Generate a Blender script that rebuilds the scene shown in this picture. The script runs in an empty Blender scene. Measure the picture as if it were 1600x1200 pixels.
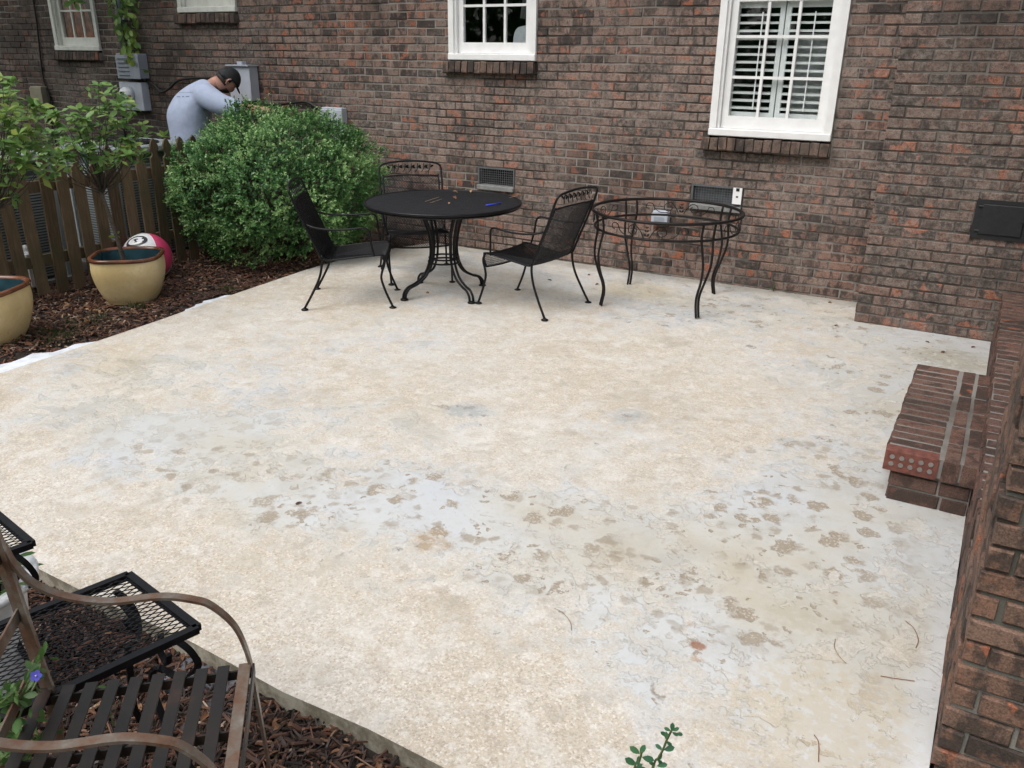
import bpy, math, random
import numpy as np
from mathutils import Vector, Matrix, Quaternion, noise as mnoise
from mathutils.bvhtree import BVHTree
random.seed(7); rng = np.random.default_rng(7)
PI = math.pi; R = math.radians
SC = bpy.context.scene; COL = SC.collection

# ------------------------------------------------------------------ camera, sky, sun, exposure
CAM = Vector((0.720, -6.515, 1.674)); FPX = 1301.2
CM = Matrix(((0.864572, -0.193682, 0.463683), (0.502349, 0.309897, -0.807223), (0.012651, 0.930833, 0.365225)))
cd = bpy.data.cameras.new('camera'); co = bpy.data.objects.new('camera', cd); COL.objects.link(co)
cd.sensor_width = 36; cd.lens = 36 * FPX / 1600; cd.clip_start = .02; cd.clip_end = 500
co.matrix_world = Matrix.Translation(CAM) @ CM.to_4x4()
SC.camera = co
wd = bpy.data.worlds.new('World'); SC.world = wd; wd.use_nodes = True
wt = wd.node_tree; bg = wt.nodes['Background']
sky = wt.nodes.new('ShaderNodeTexSky'); sky.sky_type = 'NISHITA'; sky.sun_disc = False
SUN_EL, SUN_AZ = R(58), R(200)          # azimuth clockwise from +Y
sky.sun_elevation = SUN_EL; sky.sun_rotation = SUN_AZ
sky.air_density = 1.0; sky.dust_density = 4.0; sky.ozone_density = 1.0
hs = wt.nodes.new('ShaderNodeHueSaturation'); hs.inputs['Saturation'].default_value = .28   # overcast: grey cloud light
wt.links.new(sky.outputs[0], hs.inputs['Color']); wt.links.new(hs.outputs[0], bg.inputs['Color'])
bg.inputs['Strength'].default_value = .15
sd = bpy.data.lights.new('sun', 'SUN'); sd.energy = .8; sd.angle = R(40); sd.color = (1, .98, .95)
so = bpy.data.objects.new('sun', sd); COL.objects.link(so)
sdir = Vector((math.sin(SUN_AZ) * math.cos(SUN_EL), math.cos(SUN_AZ) * math.cos(SUN_EL), math.sin(SUN_EL)))
so.rotation_euler = sdir.to_track_quat('Z', 'Y').to_euler()
SC.view_settings.view_transform = 'Standard'; SC.view_settings.look = 'None'
SC.view_settings.exposure = 0.58; SC.view_settings.gamma = 1
SC.render.engine = 'CYCLES'
SC.cycles.max_bounces = 6; SC.cycles.transparent_max_bounces = 12

# ------------------------------------------------------------------ picture <-> place helpers
def ray(u, v): return (CM @ Vector(((u - 800) / FPX, -(v - 600) / FPX, -1)))
def atZ(u, v, z): d = ray(u, v); return CAM + d * ((z - CAM.z) / d.z)
def atY(u, v, y): d = ray(u, v); return CAM + d * ((y - CAM.y) / d.y)
def near(u, v, p, off=0):               # point seen at u,v at the depth of point p (+off metres)
    d = ray(u, v); h = Vector((p[0] - CAM.x, p[1] - CAM.y, 0)); L = h.length; h.normalize()
    return CAM + d * ((L + off) / d.dot(h))
def px(P):
    q = CM.transposed() @ (Vector(P) - CAM)
    if q.z > -.05: return None
    return (800 + FPX * q.x / -q.z, 600 - FPX * q.y / -q.z, -q.z)
SLOPE = .0095
def gz(y): return SLOPE * y             # patio falls gently away from the house
K = .0677                               # one brick course

# ------------------------------------------------------------------ object helpers
ORG = {}
def tag(o, label=None, cat=None, group=None, kind=None):
    if label: o['label'] = label
    if cat: o['category'] = cat
    if group: o['group'] = group
    if kind: o['kind'] = kind
    return o
def thing(name, label, cat, loc=(0, 0, 0), rz=0, group=None, kind=None):
    o = bpy.data.objects.new(name, None); COL.objects.link(o); o.empty_display_size = .1
    o.location = loc; o.rotation_euler = (0, 0, rz)
    ORG[o.name] = Vector(loc)
    return tag(o, label, cat, group, kind)
def org(p):
    v = Vector((0, 0, 0))
    while p is not None:
        if p.name in ORG and p.parent is None: return ORG[p.name]
        p = p.parent
    return v
class MB:
    def __init__(s): s.v = []; s.f = []; s.c = []; s.col = None
    def add(s, vs, fs, col=None):
        n = len(s.v); s.v += [tuple(v) for v in vs]; s.f += [tuple(i + n for i in f) for f in fs]
        if col is not None: s.c += [col] * len(vs)
        return s
    def box(s, c, d, rot=None, col=None):
        x, y, z = d[0] / 2, d[1] / 2, d[2] / 2
        vs = [Vector(p) for p in ((-x,-y,-z),(x,-y,-z),(x,y,-z),(-x,y,-z),(-x,-y,z),(x,-y,z),(x,y,z),(-x,y,z))]
        if rot is not None: vs = [rot @ p for p in vs]
        c = Vector(c)
        return s.add([p + c for p in vs], [(0,3,2,1),(4,5,6,7),(0,1,5,4),(1,2,6,5),(2,3,7,6),(3,0,4,7)], col)
    def bb(s, x0, x1, y0, y1, z0, z1, col=None):
        return s.box(((x0+x1)/2, (y0+y1)/2, (z0+z1)/2), (x1-x0, y1-y0, z1-z0), None, col)
    def chbox(s, c, d, b, rot=None, col=None):      # box with bevelled edges (24 verts)
        x, y, z = d[0]/2, d[1]/2, d[2]/2; c = Vector(c)
        vs = []; idx = {}
        for sx in (-1, 1):
            for sy in (-1, 1):
                for sz in (-1, 1):
                    for a in range(3):
                        p = Vector((sx*(x-(b if a != 0 else 0)), sy*(y-(b if a != 1 else 0)), sz*(z-(b if a != 2 else 0))))
                        idx[(sx, sy, sz, a)] = len(vs); vs.append(c + (rot @ p if rot is not None else p))
        f = []
        for a in range(3):
            o1, o2 = (a+1) % 3, (a+2) % 3
            for sg in (-1, 1):
                q = []
                for (p1, p2) in ((-1,-1),(1,-1),(1,1),(-1,1)):
                    k = [0,0,0]; k[a] = sg; k[o1] = p1; k[o2] = p2; q.append(idx[(k[0],k[1],k[2],a)])
                f.append(tuple(q) if sg > 0 else tuple(q[::-1]))
        for a in range(3):
            o1, o2 = (a+1) % 3, (a+2) % 3
            for p1 in (-1, 1):
                for p2 in (-1, 1):
                    def g(sa, w):
                        k = [0,0,0]; k[a] = sa; k[o1] = p1; k[o2] = p2; return idx[(k[0],k[1],k[2],w)]
                    q = (g(-1,o1), g(1,o1), g(1,o2), g(-1,o2))
                    f.append(q if p1*p2 > 0 else q[::-1])
        for sx in (-1,1):
            for sy in (-1,1):
                for sz in (-1,1):
                    t = (idx[(sx,sy,sz,0)], idx[(sx,sy,sz,1)], idx[(sx,sy,sz,2)])
                    f.append(t if sx*sy*sz > 0 else t[::-1])
        return s.add(vs, f, col)
    def tube(s, pts, r, n=8, closed=False, col=None, cap=True):
        pts = [Vector(p) for p in pts]; m = len(pts)
        rs = r if isinstance(r, (list, tuple)) else [r] * m
        T = []
        for i in range(m):
            a = pts[(i-1) % m] if (closed or i > 0) else pts[i]; b = pts[(i+1) % m] if (closed or i < m-1) else pts[i]
            d = b - a; T.append(d.normalized() if d.length > 1e-9 else Vector((0,0,1)))
        up = Vector((0,0,1)) if abs(T[0].z) < .9 else Vector((1,0,0))
        N = T[0].cross(up).normalized(); vs = []
        for i in range(m):
            if i > 0:
                q = T[i-1].rotation_difference(T[i]); N = (q @ N); N = (N - T[i]*N.dot(T[i])).normalized()
            B = T[i].cross(N)
            for k in range(n):
                a = 2*PI*k/n; vs.append(pts[i] + (N*math.cos(a) + B*math.sin(a)) * rs[i])
        f = []
        for i in range(m if closed else m-1):
            j = (i+1) % m
            for k in range(n):
                l = (k+1) % n; f.append((i*n+k, i*n+l, j*n+l, j*n+k))
        if cap and not closed: f.append(tuple(range(n))[::-1]); f.append(tuple((m-1)*n+k for k in range(n)))
        return s.add(vs, f, col)
    def bar(s, pts, w, h, side, closed=False, col=None):      # flat bar; side = width direction (vector or list)
        pts = [Vector(p) for p in pts]; m = len(pts); vs = []
        for i in range(m):
            a = pts[max(i-1,0)]; b = pts[min(i+1,m-1)]; t = (b-a).normalized()
            sd_ = Vector(side[i] if isinstance(side, list) else side); sd_ = (sd_ - t*sd_.dot(t)).normalized(); nn = t.cross(sd_)
            for (x, y) in ((-1,-1),(1,-1),(1,1),(-1,1)): vs.append(pts[i] + sd_*(x*w/2) + nn*(y*h/2))
        f = []
        for i in range(m-1):
            for k in range(4): l = (k+1) % 4; f.append((i*4+k, i*4+l, i*4+4+l, i*4+4+k))
        f.append((3,2,1,0)); f.append(tuple((m-1)*4+k for k in range(4)))
        return s.add(vs, f, col)
    def lathe(s, c, prof, n=32, sq=None, rot=0, col=None, cap=True):    # prof (r,z); sq = superellipse exponent
        c = Vector(c); vs = []
        for (r, z) in prof:
            for k in range(n):
                a = 2*PI*k/n; ca, sa = math.cos(a), math.sin(a); q = 1
                if sq: q = (abs(ca)**sq + abs(sa)**sq) ** (-1/sq)
                x, y = r*q*ca, r*q*sa
                vs.append(c + Vector((x*math.cos(rot)-y*math.sin(rot), x*math.sin(rot)+y*math.cos(rot), z)))
        f = []; m = len(prof)
        for i in range(m-1):
            for k in range(n):
                l = (k+1) % n; f.append((i*n+k, i*n+l, (i+1)*n+l, (i+1)*n+k))
        if cap and prof[0][0] > 1e-6: f.append(tuple(range(n))[::-1])
        if cap and prof[-1][0] > 1e-6: f.append(tuple((m-1)*n+k for k in range(n)))
        return s.add(vs, f, col)
    def poly(s, pts, thick):                                   # flat polygon extruded downward by thick
        n = len(pts); vs = [Vector(p) for p in pts] + [Vector(p) - Vector((0,0,thick)) for p in pts]
        f = [tuple(range(n)), tuple(range(2*n-1, n-1, -1))] + [(i, i+n, (i+1) % n + n, (i+1) % n) for i in range(n)]
        return s.add(vs, f)
    def mesh(s, name, mat, off=(0,0,0), smooth=False):
        me = bpy.data.meshes.new(name); o = Vector(off)
        me.from_pydata([tuple(Vector(v) - o) for v in s.v], [], s.f)
        if s.c and len(s.c) == len(s.v):
            a = me.color_attributes.new('tone', 'FLOAT_COLOR', 'POINT')
            a.data.foreach_set('color', np.array([(*c[:3], 1) for c in s.c], dtype=np.float32).ravel())
        if smooth: me.shade_smooth()
        if mat: me.materials.append(mat)
        return me
    def build(s, name, mat, parent=None, smooth=False, local=False, kind=None, label=None):
        me = s.mesh(name, mat, (0,0,0) if (local or parent is None) else org(parent), smooth)
        return link(name, me, parent, kind, label)
def link(name, me, parent=None, kind=None, label=None):
    o = bpy.data.objects.new(name, me); COL.objects.link(o)
    if parent is not None: o.parent = parent
    if kind: o['kind'] = kind
    if label: o['label'] = label
    return o
def autosmooth(o, deg=40):
    me = o.data; me.shade_smooth()
    try: me.set_sharp_from_angle(angle=R(deg))
    except Exception: pass
    return o
def smooth_path(P, n=6, closed=False):
    P = [Vector(p) for p in P]; m = len(P); out = []
    for i in range(m if closed else m-1):
        p0 = P[(i-1) % m] if (closed or i > 0) else P[i]*2-P[i+1]
        p1 = P[i]; p2 = P[(i+1) % m]; p3 = P[(i+2) % m] if (closed or i < m-2) else p2*2-p1
        for k in range(n):
            t = k/n
            out.append(.5*((2*p1)+(p2-p0)*t+(2*p0-5*p1+4*p2-p3)*t*t+(3*p1-p0-3*p2+p3)*t**3))
    if not closed: out.append(P[-1])
    return out

# ------------------------------------------------------------------ material helpers
class NT:
    def __init__(s, name):
        s.m = bpy.data.materials.new(name); s.m.use_nodes = True; s.t = s.m.node_tree; s.b = s.t.nodes['Principled BSDF']
        s.geo = s.t.nodes.new('ShaderNodeNewGeometry'); s.P = s.geo.outputs['Position']
    def L(s, a, b): s.t.links.new(a, b)
    def val(s, sock, x):
        if hasattr(x, 'is_output') or isinstance(x, bpy.types.NodeSocket): s.L(x, sock)
        else: sock.default_value = x
    def map(s, vec, scale=(1,1,1), loc=(0,0,0), rot=(0,0,0)):
        n = s.t.nodes.new('ShaderNodeMapping'); s.L(vec, n.inputs[0]); n.inputs['Scale'].default_value = scale; n.inputs['Location'].default_value = loc; n.inputs['Rotation'].default_value = rot
        return n.outputs[0]
    def noise(s, scale, detail=4, rough=.55, vec=None, dist=0, color=False):
        n = s.t.nodes.new('ShaderNodeTexNoise'); s.L(vec if vec is not None else s.P, n.inputs['Vector'])
        n.inputs['Scale'].default_value = scale; n.inputs['Detail'].default_value = detail; n.inputs['Roughness'].default_value = rough; n.inputs['Distortion'].default_value = dist
        return n.outputs['Color' if color else 'Fac']
    def voro(s, scale, vec=None, feat='F1', out='Distance', rnd=1):
        n = s.t.nodes.new('ShaderNodeTexVoronoi'); n.feature = feat; s.L(vec if vec is not None else s.P, n.inputs['Vector']); n.inputs['Scale'].default_value = scale; n.inputs['Randomness'].default_value = rnd
        return n.outputs[out]
    def rng(s, x, a, b, c=0, d=1, smooth=True):
        n = s.t.nodes.new('ShaderNodeMapRange'); n.interpolation_type = 'SMOOTHSTEP' if smooth else 'LINEAR'
        s.val(n.inputs[0], x); n.inputs[1].default_value = a; n.inputs[2].default_value = b; n.inputs[3].default_value = c; n.inputs[4].default_value = d
        return n.outputs[0]
    def ramp(s, x, stops):
        n = s.t.nodes.new('ShaderNodeValToRGB'); s.L(x, n.inputs[0]); e = n.color_ramp.elements
        while len(e) < len(stops): e.new(.5)
        for i, (p, c) in enumerate(stops): e[i].position = p; e[i].color = (*c, 1)
        return n.outputs[0]
    def mix(s, f, a, b, mode='MIX'):
        n = s.t.nodes.new('ShaderNodeMix'); n.data_type = 'RGBA'; n.blend_type = mode; s.val(n.inputs[0], f)
        for k, x in ((6, a), (7, b)): s.val(n.inputs[k], (*x, 1) if isinstance(x, tuple) and len(x) == 3 else x)
        return n.outputs[2]
    def math(s, op, a, b=0, c=0, clamp=False):
        n = s.t.nodes.new('ShaderNodeMath'); n.operation = op; n.use_clamp = clamp; s.val(n.inputs[0], a); s.val(n.inputs[1], b)
        if op in ('MULTIPLY_ADD',): s.val(n.inputs[2], c)
        return n.outputs[0]
    def attr(s, name='tone'):
        n = s.t.nodes.new('ShaderNodeAttribute'); n.attribute_name = name; q = s.t.nodes.new('ShaderNodeSeparateColor'); s.L(n.outputs['Color'], q.inputs[0])
        return q.outputs
    def sep(s, v):
        n = s.t.nodes.new('ShaderNodeSeparateXYZ'); s.L(v, n.inputs[0]); return n.outputs
    def gauss(s, c, r, sx=1, sy=1, rot=0):          # soft round spot at c on the ground
        n = s.t.nodes.new('ShaderNodeMapping'); n.vector_type = 'TEXTURE'; s.L(s.P, n.inputs[0]); n.inputs['Location'].default_value = (*c, 0); n.inputs['Scale'].default_value = (r*sx, r*sy, 50); n.inputs['Rotation'].default_value = (0, 0, rot)
        l = s.t.nodes.new('ShaderNodeVectorMath'); l.operation = 'LENGTH'; s.L(n.outputs[0], l.inputs[0])
        return s.rng(l.outputs['Value'], 0, 1, 1, 0)
    def bump(s, h, strength=.5, dist=.002, nrm=None):
        n = s.t.nodes.new('ShaderNodeBump'); s.L(h, n.inputs['Height']); n.inputs['Strength'].default_value = strength; n.inputs['Distance'].default_value = dist
        if nrm is not None: s.L(nrm, n.inputs['Normal'])
        s.L(n.outputs[0], s.b.inputs['Normal']); return n.outputs[0]
    def out(s, col=None, rough=None, metal=None, spec=None):
        if col is not None: s.val(s.b.inputs['Base Color'], (*col, 1) if isinstance(col, tuple) and len(col) == 3 else col)
        if rough is not None: s.val(s.b.inputs['Roughness'], rough)
        if metal is not None: s.val(s.b.inputs['Metallic'], metal)
        if spec is not None: s.val(s.b.inputs['Specular IOR Level'], spec)
        return s.m
def simple(name, col, rough=.5, metal=0, var=.15, nscale=30, bump=0, spec=.5):
    n = NT(name); f = n.noise(nscale, 4)
    a = tuple(c*(1-var) for c in col); b = tuple(min(1, c*(1+var)) for c in col)
    c = n.mix(n.rng(f, .3, .7), a, b)
    if bump: n.bump(n.noise(nscale*4, 3), bump, .001)
    rr = n.rng(n.noise(nscale*.4, 3), .3, .7, max(0, rough-.08), min(1, rough+.08))
    return n.out(c, rr, metal, spec)

def brick_mat(name, dark, mid, light, pink, flash=.8, stain=1.0, pale=True):
    n = NT(name); t = n.attr(); tr, tg, tb = t[0], t[1], t[2]
    base = n.ramp(tr, [(.04, dark), (.30, mid), (.62, light), (.82, pink), (1, tuple(min(1, c_*1.25) for c_ in light))])
    # soft blotches, a bit taller than wide, with dark fired ends
    v = n.map(n.P, (1, 1, .55))
    b1 = n.noise(13, 5, .62, v, .4)
    base = n.mix(n.rng(b1, .47, .57, 0, .80), base, dark)
    b2 = n.noise(21, 3, .5, n.map(n.P, (1, 1, .6), (7, 3, 1)))
    base = n.mix(n.rng(b2, .53, .63, 0, .55), base, pink)
    # orange-red flashes on some bricks
    fl = n.math('MULTIPLY', n.rng(n.noise(12, 3, .55, n.map(n.P, (1, 1, .8), (31, 5, 9))), .52, .60, 0, .85), n.rng(tg, flash, flash+.06))
    base = n.mix(fl, base, n.mix(n.noise(40, 3), (.22, .075, .045), (.40, .14, .07)))
    # weather: sooty streaks and paler rubbed areas, metres across
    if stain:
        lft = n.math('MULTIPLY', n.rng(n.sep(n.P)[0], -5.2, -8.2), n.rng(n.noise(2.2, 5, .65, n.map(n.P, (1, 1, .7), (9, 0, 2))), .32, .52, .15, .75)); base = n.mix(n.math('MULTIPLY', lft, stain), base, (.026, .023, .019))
        s1 = n.noise(1.1, 6, .62, n.map(n.P, (1, 1, .75), (3, 0, 1.7)))
        base = n.mix(n.rng(s1, .48, .68, 0, .55*stain), base, (.030, .026, .022))
    if pale:
        s2 = n.noise(.55, 4, .6, n.map(n.P, (1, 1, 1.3), (11.3, 0, 5)))
        base = n.mix(n.math('MULTIPLY', n.rng(s2, .42, .58), n.rng(n.noise(34, 4, .6), .35, .7, .1, .55)), base, (.31, .26, .225))
    g = n.noise(190, 4, .7); g2 = n.noise(70, 3, .6)
    base = n.mix(.75, base, n.mix(n.rng(g, .3, .7), (.5, .5, .5), (1.55, 1.55, 1.55)), 'MULTIPLY')
    base = n.mix(n.rng(n.noise(46, 5, .7, n.map(n.P, (1, 1, 1), (4, 4, 4))), .52, .64, 0, .55), base, dark)
    sp = n.rng(n.voro(170), .04, .16, 1, 0)
    base = n.mix(n.math('MULTIPLY', sp, .35), base, (.02, .018, .016))
    n.bump(n.math('ADD', n.math('MULTIPLY', g2, 1.2), n.math('MULTIPLY', g, .5)), .55, .0035)
    return n.out(base, n.rng(g2, .3, .7, .72, .93), 0, .35)
def mortar_mat(name, lo, hi, th=.5):
    n = NT(name); a = n.noise(.7, 5, .65, n.map(n.P, (1, 1, 1.2), (2.2, 0, 4)))
    c = n.mix(n.rng(a, th-.07, th+.09), lo, hi)
    c = n.mix(.5, c, n.mix(n.noise(140, 4, .7), (.4, .4, .4), (1.5, 1.5, 1.5)), 'MULTIPLY')
    n.bump(n.noise(160, 4, .7), .7, .003)
    return n.out(c, .92, 0, .2)

M = {}
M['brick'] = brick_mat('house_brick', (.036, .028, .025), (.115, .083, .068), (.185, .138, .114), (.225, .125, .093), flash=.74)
M['brickc'] = brick_mat('chimney_brick', (.034, .027, .024), (.082, .058, .048), (.122, .085, .069), (.165, .088, .066), flash=.72, stain=.7)
M['brick2'] = brick_mat('porch_brick', (.058, .038, .031), (.098, .058, .045), (.125, .074, .057), (.155, .076, .054), flash=.92, stain=.5, pale=False)
M['brick3'] = brick_mat('pier_brick', (.048, .036, .030), (.115, .072, .054), (.155, .098, .072), (.20, .105, .068), flash=.80, stain=.35, pale=False)
M['sillbrick'] = brick_mat('sill_brick', (.040, .031, .027), (.095, .067, .053), (.13, .092, .072), (.155, .098, .072), flash=.95, stain=.4, pale=False)
M['mortar'] = mortar_mat('wall_mortar', (.060, .051, .044), (.27, .245, .22), .50)
M['mortar2'] = mortar_mat('pale_mortar', (.17, .155, .14), (.40, .385, .36), .42)
M['mortarc'] = mortar_mat('chimney_mortar', (.080, .070, .061), (.175, .16, .145), .48)
M['mortard'] = mortar_mat('dull_step_mortar', (.13, .115, .10), (.27, .25, .23), .48)
M['mortar3'] = mortar_mat('pier_mortar', (.13, .125, .105), (.28, .27, .24), .45)
M['white'] = simple('white_paint', (.80, .80, .79), .45, 0, .04, 12, .1)
M['whiteold'] = simple('aged_white_paint', (.62, .63, .58), .5, 0, .08, 12, .1)
M['slat'] = simple('shutter_white', (.84, .84, .83), .4, 0, .03)
M['dark'] = simple('dark_interior', (.012, .012, .013), .9)
M['black_iron'] = simple('black_painted_iron', (.0045, .0045, .006), .46, 0, .3, 40, .1, .28)
M['iron_dark'] = simple('brown_black_iron', (.010, .0075, .007), .5, 0, .3, 60, .15, .3)
M['castiron'] = simple('cast_iron', (.014, .014, .016), .6, 0, .2, 40, .2)
M['greybox'] = simple('grey_enamel', (.29, .32, .37), .45, 0, .08, 8)
M['greybox2'] = simple('pale_grey_enamel', (.43, .46, .52), .45, 0, .06, 8)
M['beigebox'] = simple('beige_plastic', (.22, .20, .14), .5, 0, .1, 8)
M['pvc'] = simple('grey_conduit', (.16, .18, .20), .5, 0, .1, 10)
M['cable'] = simple('black_cable', (.008, .008, .008), .5)
M['steel'] = simple('galvanised_wire', (.17, .175, .18), .5, .5, .15)
M['concrete'] = simple('grey_concrete', (.21, .21, .205), .85, 0, .2, 25, .5)
M['card'] = simple('white_card', (.82, .82, .82), .5, 0, .02)
M['blueplastic'] = simple('blue_plastic', (.03, .06, .55), .35, 0, .05)
M['redplastic'] = simple('red_plastic', (.55, .02, .02), .4, 0, .05)
M['whiteplastic'] = simple('white_plastic', (.72, .74, .76), .4, 0, .05)
M['acmetal'] = simple('grey_painted_steel', (.27, .30, .31), .5, 0, .1, 6)
M['acfin'] = simple('condenser_fins', (.10, .11, .115), .5, .3, .2, 60)
M['bark'] = simple('grey_bark', (.085, .068, .052), .85, 0, .35, 60, .6)
M['twig'] = simple('dark_twig', (.05, .04, .03), .85, 0, .3, 60, .4)
M['greenstem'] = simple('green_stem', (.09, .12, .04), .6, 0, .2, 60)
M['skin'] = simple('skin', (.50, .26, .19), .5, 0, .08, 30)
M['shirt'] = simple('pale_blue_grey_cotton', (.42, .48, .63), .85, 0, .05, 25, .25)
M['jeans'] = simple('dark_denim', (.04, .05, .08), .85, 0, .15, 60, .3)
M['cap'] = simple('black_cap', (.010, .012, .014), .75, 0, .2, 60, .3)
M['hair'] = simple('dark_hair', (.022, .014, .011), .6, 0, .4, 120, .5)
M['print'] = simple('grey_ink', (.10, .13, .22), .8, 0, .1)
M['shoe'] = simple('dark_leather', (.03, .022, .018), .6)
M['soil'] = simple('dark_soil', (.035, .026, .020), .95, 0, .4, 35, .8)

def leaf_mat(name, c0, c1, c2, rough=.38, spec=.5, trans=.22):
    n = NT(name); t = n.attr()
    c = n.ramp(t[0], [(0, c0), (.55, c1), (1, c2)])
    c = n.mix(n.math('MULTIPLY', n.noise(60, 3), .35), c, tuple(x*.6 for x in c1))
    n.out(c, rough, 0, spec)
    tr = n.t.nodes.new('ShaderNodeBsdfTranslucent'); n.L(c, tr.inputs[0]); mx = n.t.nodes.new('ShaderNodeMixShader'); mx.inputs[0].default_value = trans
    o = n.t.nodes['Material Output']; n.L(n.b.outputs[0], mx.inputs[1]); n.L(tr.outputs[0], mx.inputs[2]); n.L(mx.outputs[0], o.inputs[0])
    return n.m
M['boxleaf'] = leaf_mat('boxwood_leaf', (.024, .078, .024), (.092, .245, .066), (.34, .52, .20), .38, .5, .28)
M['shrubleaf'] = leaf_mat('shrub_leaf', (.075, .17, .045), (.16, .29, .075), (.36, .42, .09), .42, .4, .3)
M['vineleaf'] = leaf_mat('vine_leaf', (.05, .13, .05), (.16, .29, .08), (.46, .55, .09), .45, .4, .35)
M['sprigleaf'] = leaf_mat('sprig_leaf', (.035, .12, .055), (.06, .17, .08), (.11, .23, .08), .4, .4)
M['flowerleaf'] = leaf_mat('flowering_leaf', (.05, .12, .035), (.10, .20, .055), (.17, .27, .07), .45, .4, .3)
M['petal'] = leaf_mat('violet_petal', (.10, .10, .62), (.16, .15, .70), (.25, .22, .75), .6, .3)
M['grassleaf'] = leaf_mat('grass_blade', (.03, .06, .02), (.06, .09, .03), (.20, .17, .08), .6, .3)
M['deadleaf'] = leaf_mat('dead_leaf', (.10, .045, .028), (.20, .10, .055), (.40, .26, .14), .7, .2, .1)
def chip_mat():
    n = NT('bark_chip'); t = n.attr()
    c = n.ramp(t[0], [(0, (.016, .011, .009)), (.35, (.048, .026, .018)), (.7, (.135, .058, .034)), (.9, (.20, .115, .07)), (1, (.36, .26, .18))])
    c = n.mix(.5, c, n.mix(n.noise(150, 3, .7), (.4, .4, .4), (1.5, 1.5, 1.5)), 'MULTIPLY')
    return n.out(c, n.rng(n.noise(9, 2), .3, .7, .4, .85), 0, .45)
M['chip'] = chip_mat()
def fence_mat():
    n = NT('weathered_fence_wood'); t = n.attr()
    gr = n.noise(9, 5, .65, n.map(n.P, (6, 6, .5)), 1.2)
    c = n.ramp(n.math('ADD', n.math('MULTIPLY', gr, .75), n.math('MULTIPLY', t[0], .3)), [(.2, (.032, .023, .015)), (.45, (.10, .068, .040)), (.7, (.18, .125, .076)), (1, (.25, .18, .12))])
    al = n.rng(n.noise(2.6, 4, .6), .45, .65)
    c = n.mix(n.math('MULTIPLY', al, .5), c, (.055, .058, .030))
    n.bump(gr, .4, .003)
    return n.out(c, .8, 0, .3)
M['fence'] = fence_mat()
def rust_mat():
    n = NT('rusty_pale_steel'); a = n.noise(14, 5, .6); b = n.noise(70, 4, .7)
    c = n.ramp(n.math('ADD', n.math('MULTIPLY', a, .8), n.math('MULTIPLY', b, .25)), [(.32, (.075, .036, .022)), (.47, (.15, .082, .052)), (.58, (.17, .135, .105)), (.72, (.26, .24, .21))])
    n.bump(b, .25, .001); return n.out(c, n.rng(a, .35, .65, .55, .3), .25, .5)
M['rust'] = rust_mat()
def slatsteel():
    n = NT('dark_steel_slat'); a = n.noise(9, 5, .6)
    c = n.ramp(a, [(.35, (.013, .011, .010)), (.58, (.022, .017, .014)), (.70, (.060, .028, .018))]); n.bump(n.noise(120, 3), .2, .001)
    return n.out(c, .45, .2, .5)
M['slatsteel'] = slatsteel()
def glaze():
    n = NT('yellow_glaze'); a = n.noise(3.2, 5, .6); b = n.noise(40, 3, .6)
    c = n.mix(n.rng(a, .35, .65), (.66, .50, .24), (.79, .64, .37))
    c = n.mix(n.math('MULTIPLY', n.rng(b, .5, .7), .3), c, (.45, .38, .22))
    sp = n.rng(n.voro(13), .03, .06, 1, 0); c = n.mix(n.math('MULTIPLY', sp, .7), c, (.12, .07, .03))
    n.bump(n.noise(9, 3), .15, .004); return n.out(c, n.rng(a, .3, .7, .28, .5), 0, .5)
M['glaze'] = glaze()
M['rim'] = simple('brown_glaze', (.14, .052, .026), .22, 0, .4, 9, .1)
M['teal'] = simple('teal_glaze', (.022, .062, .078), .3, 0, .35, 10)
M['potplastic'] = simple('white_pot_plastic', (.68, .70, .71), .4, 0, .08, 14, .1)
def glass():
    n = NT('window_glass'); t = n.t
    tr = t.nodes.new('ShaderNodeBsdfTransparent'); tr.inputs[0].default_value = (.94, .96, .96, 1); gl = t.nodes.new('ShaderNodeBsdfGlossy'); gl.inputs['Roughness'].default_value = .02
    dt = t.nodes.new('ShaderNodeVectorMath'); dt.operation = 'DOT_PRODUCT'; n.L(n.geo.outputs['Normal'], dt.inputs[0]); n.L(n.geo.outputs['Incoming'], dt.inputs[1]); mx = t.nodes.new('ShaderNodeMixShader')
    k = n.math('POWER', n.math('SUBTRACT', 1, n.math('ABSOLUTE', dt.outputs['Value']), 0, True), 5)
    n.L(n.math('ADD', n.math('MULTIPLY', k, .9), .045), mx.inputs[0]); n.L(tr.outputs[0], mx.inputs[1]); n.L(gl.outputs[0], mx.inputs[2]); n.L(mx.outputs[0], t.nodes['Material Output'].inputs[0])
    return n.m
M['glass'] = glass()

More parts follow.
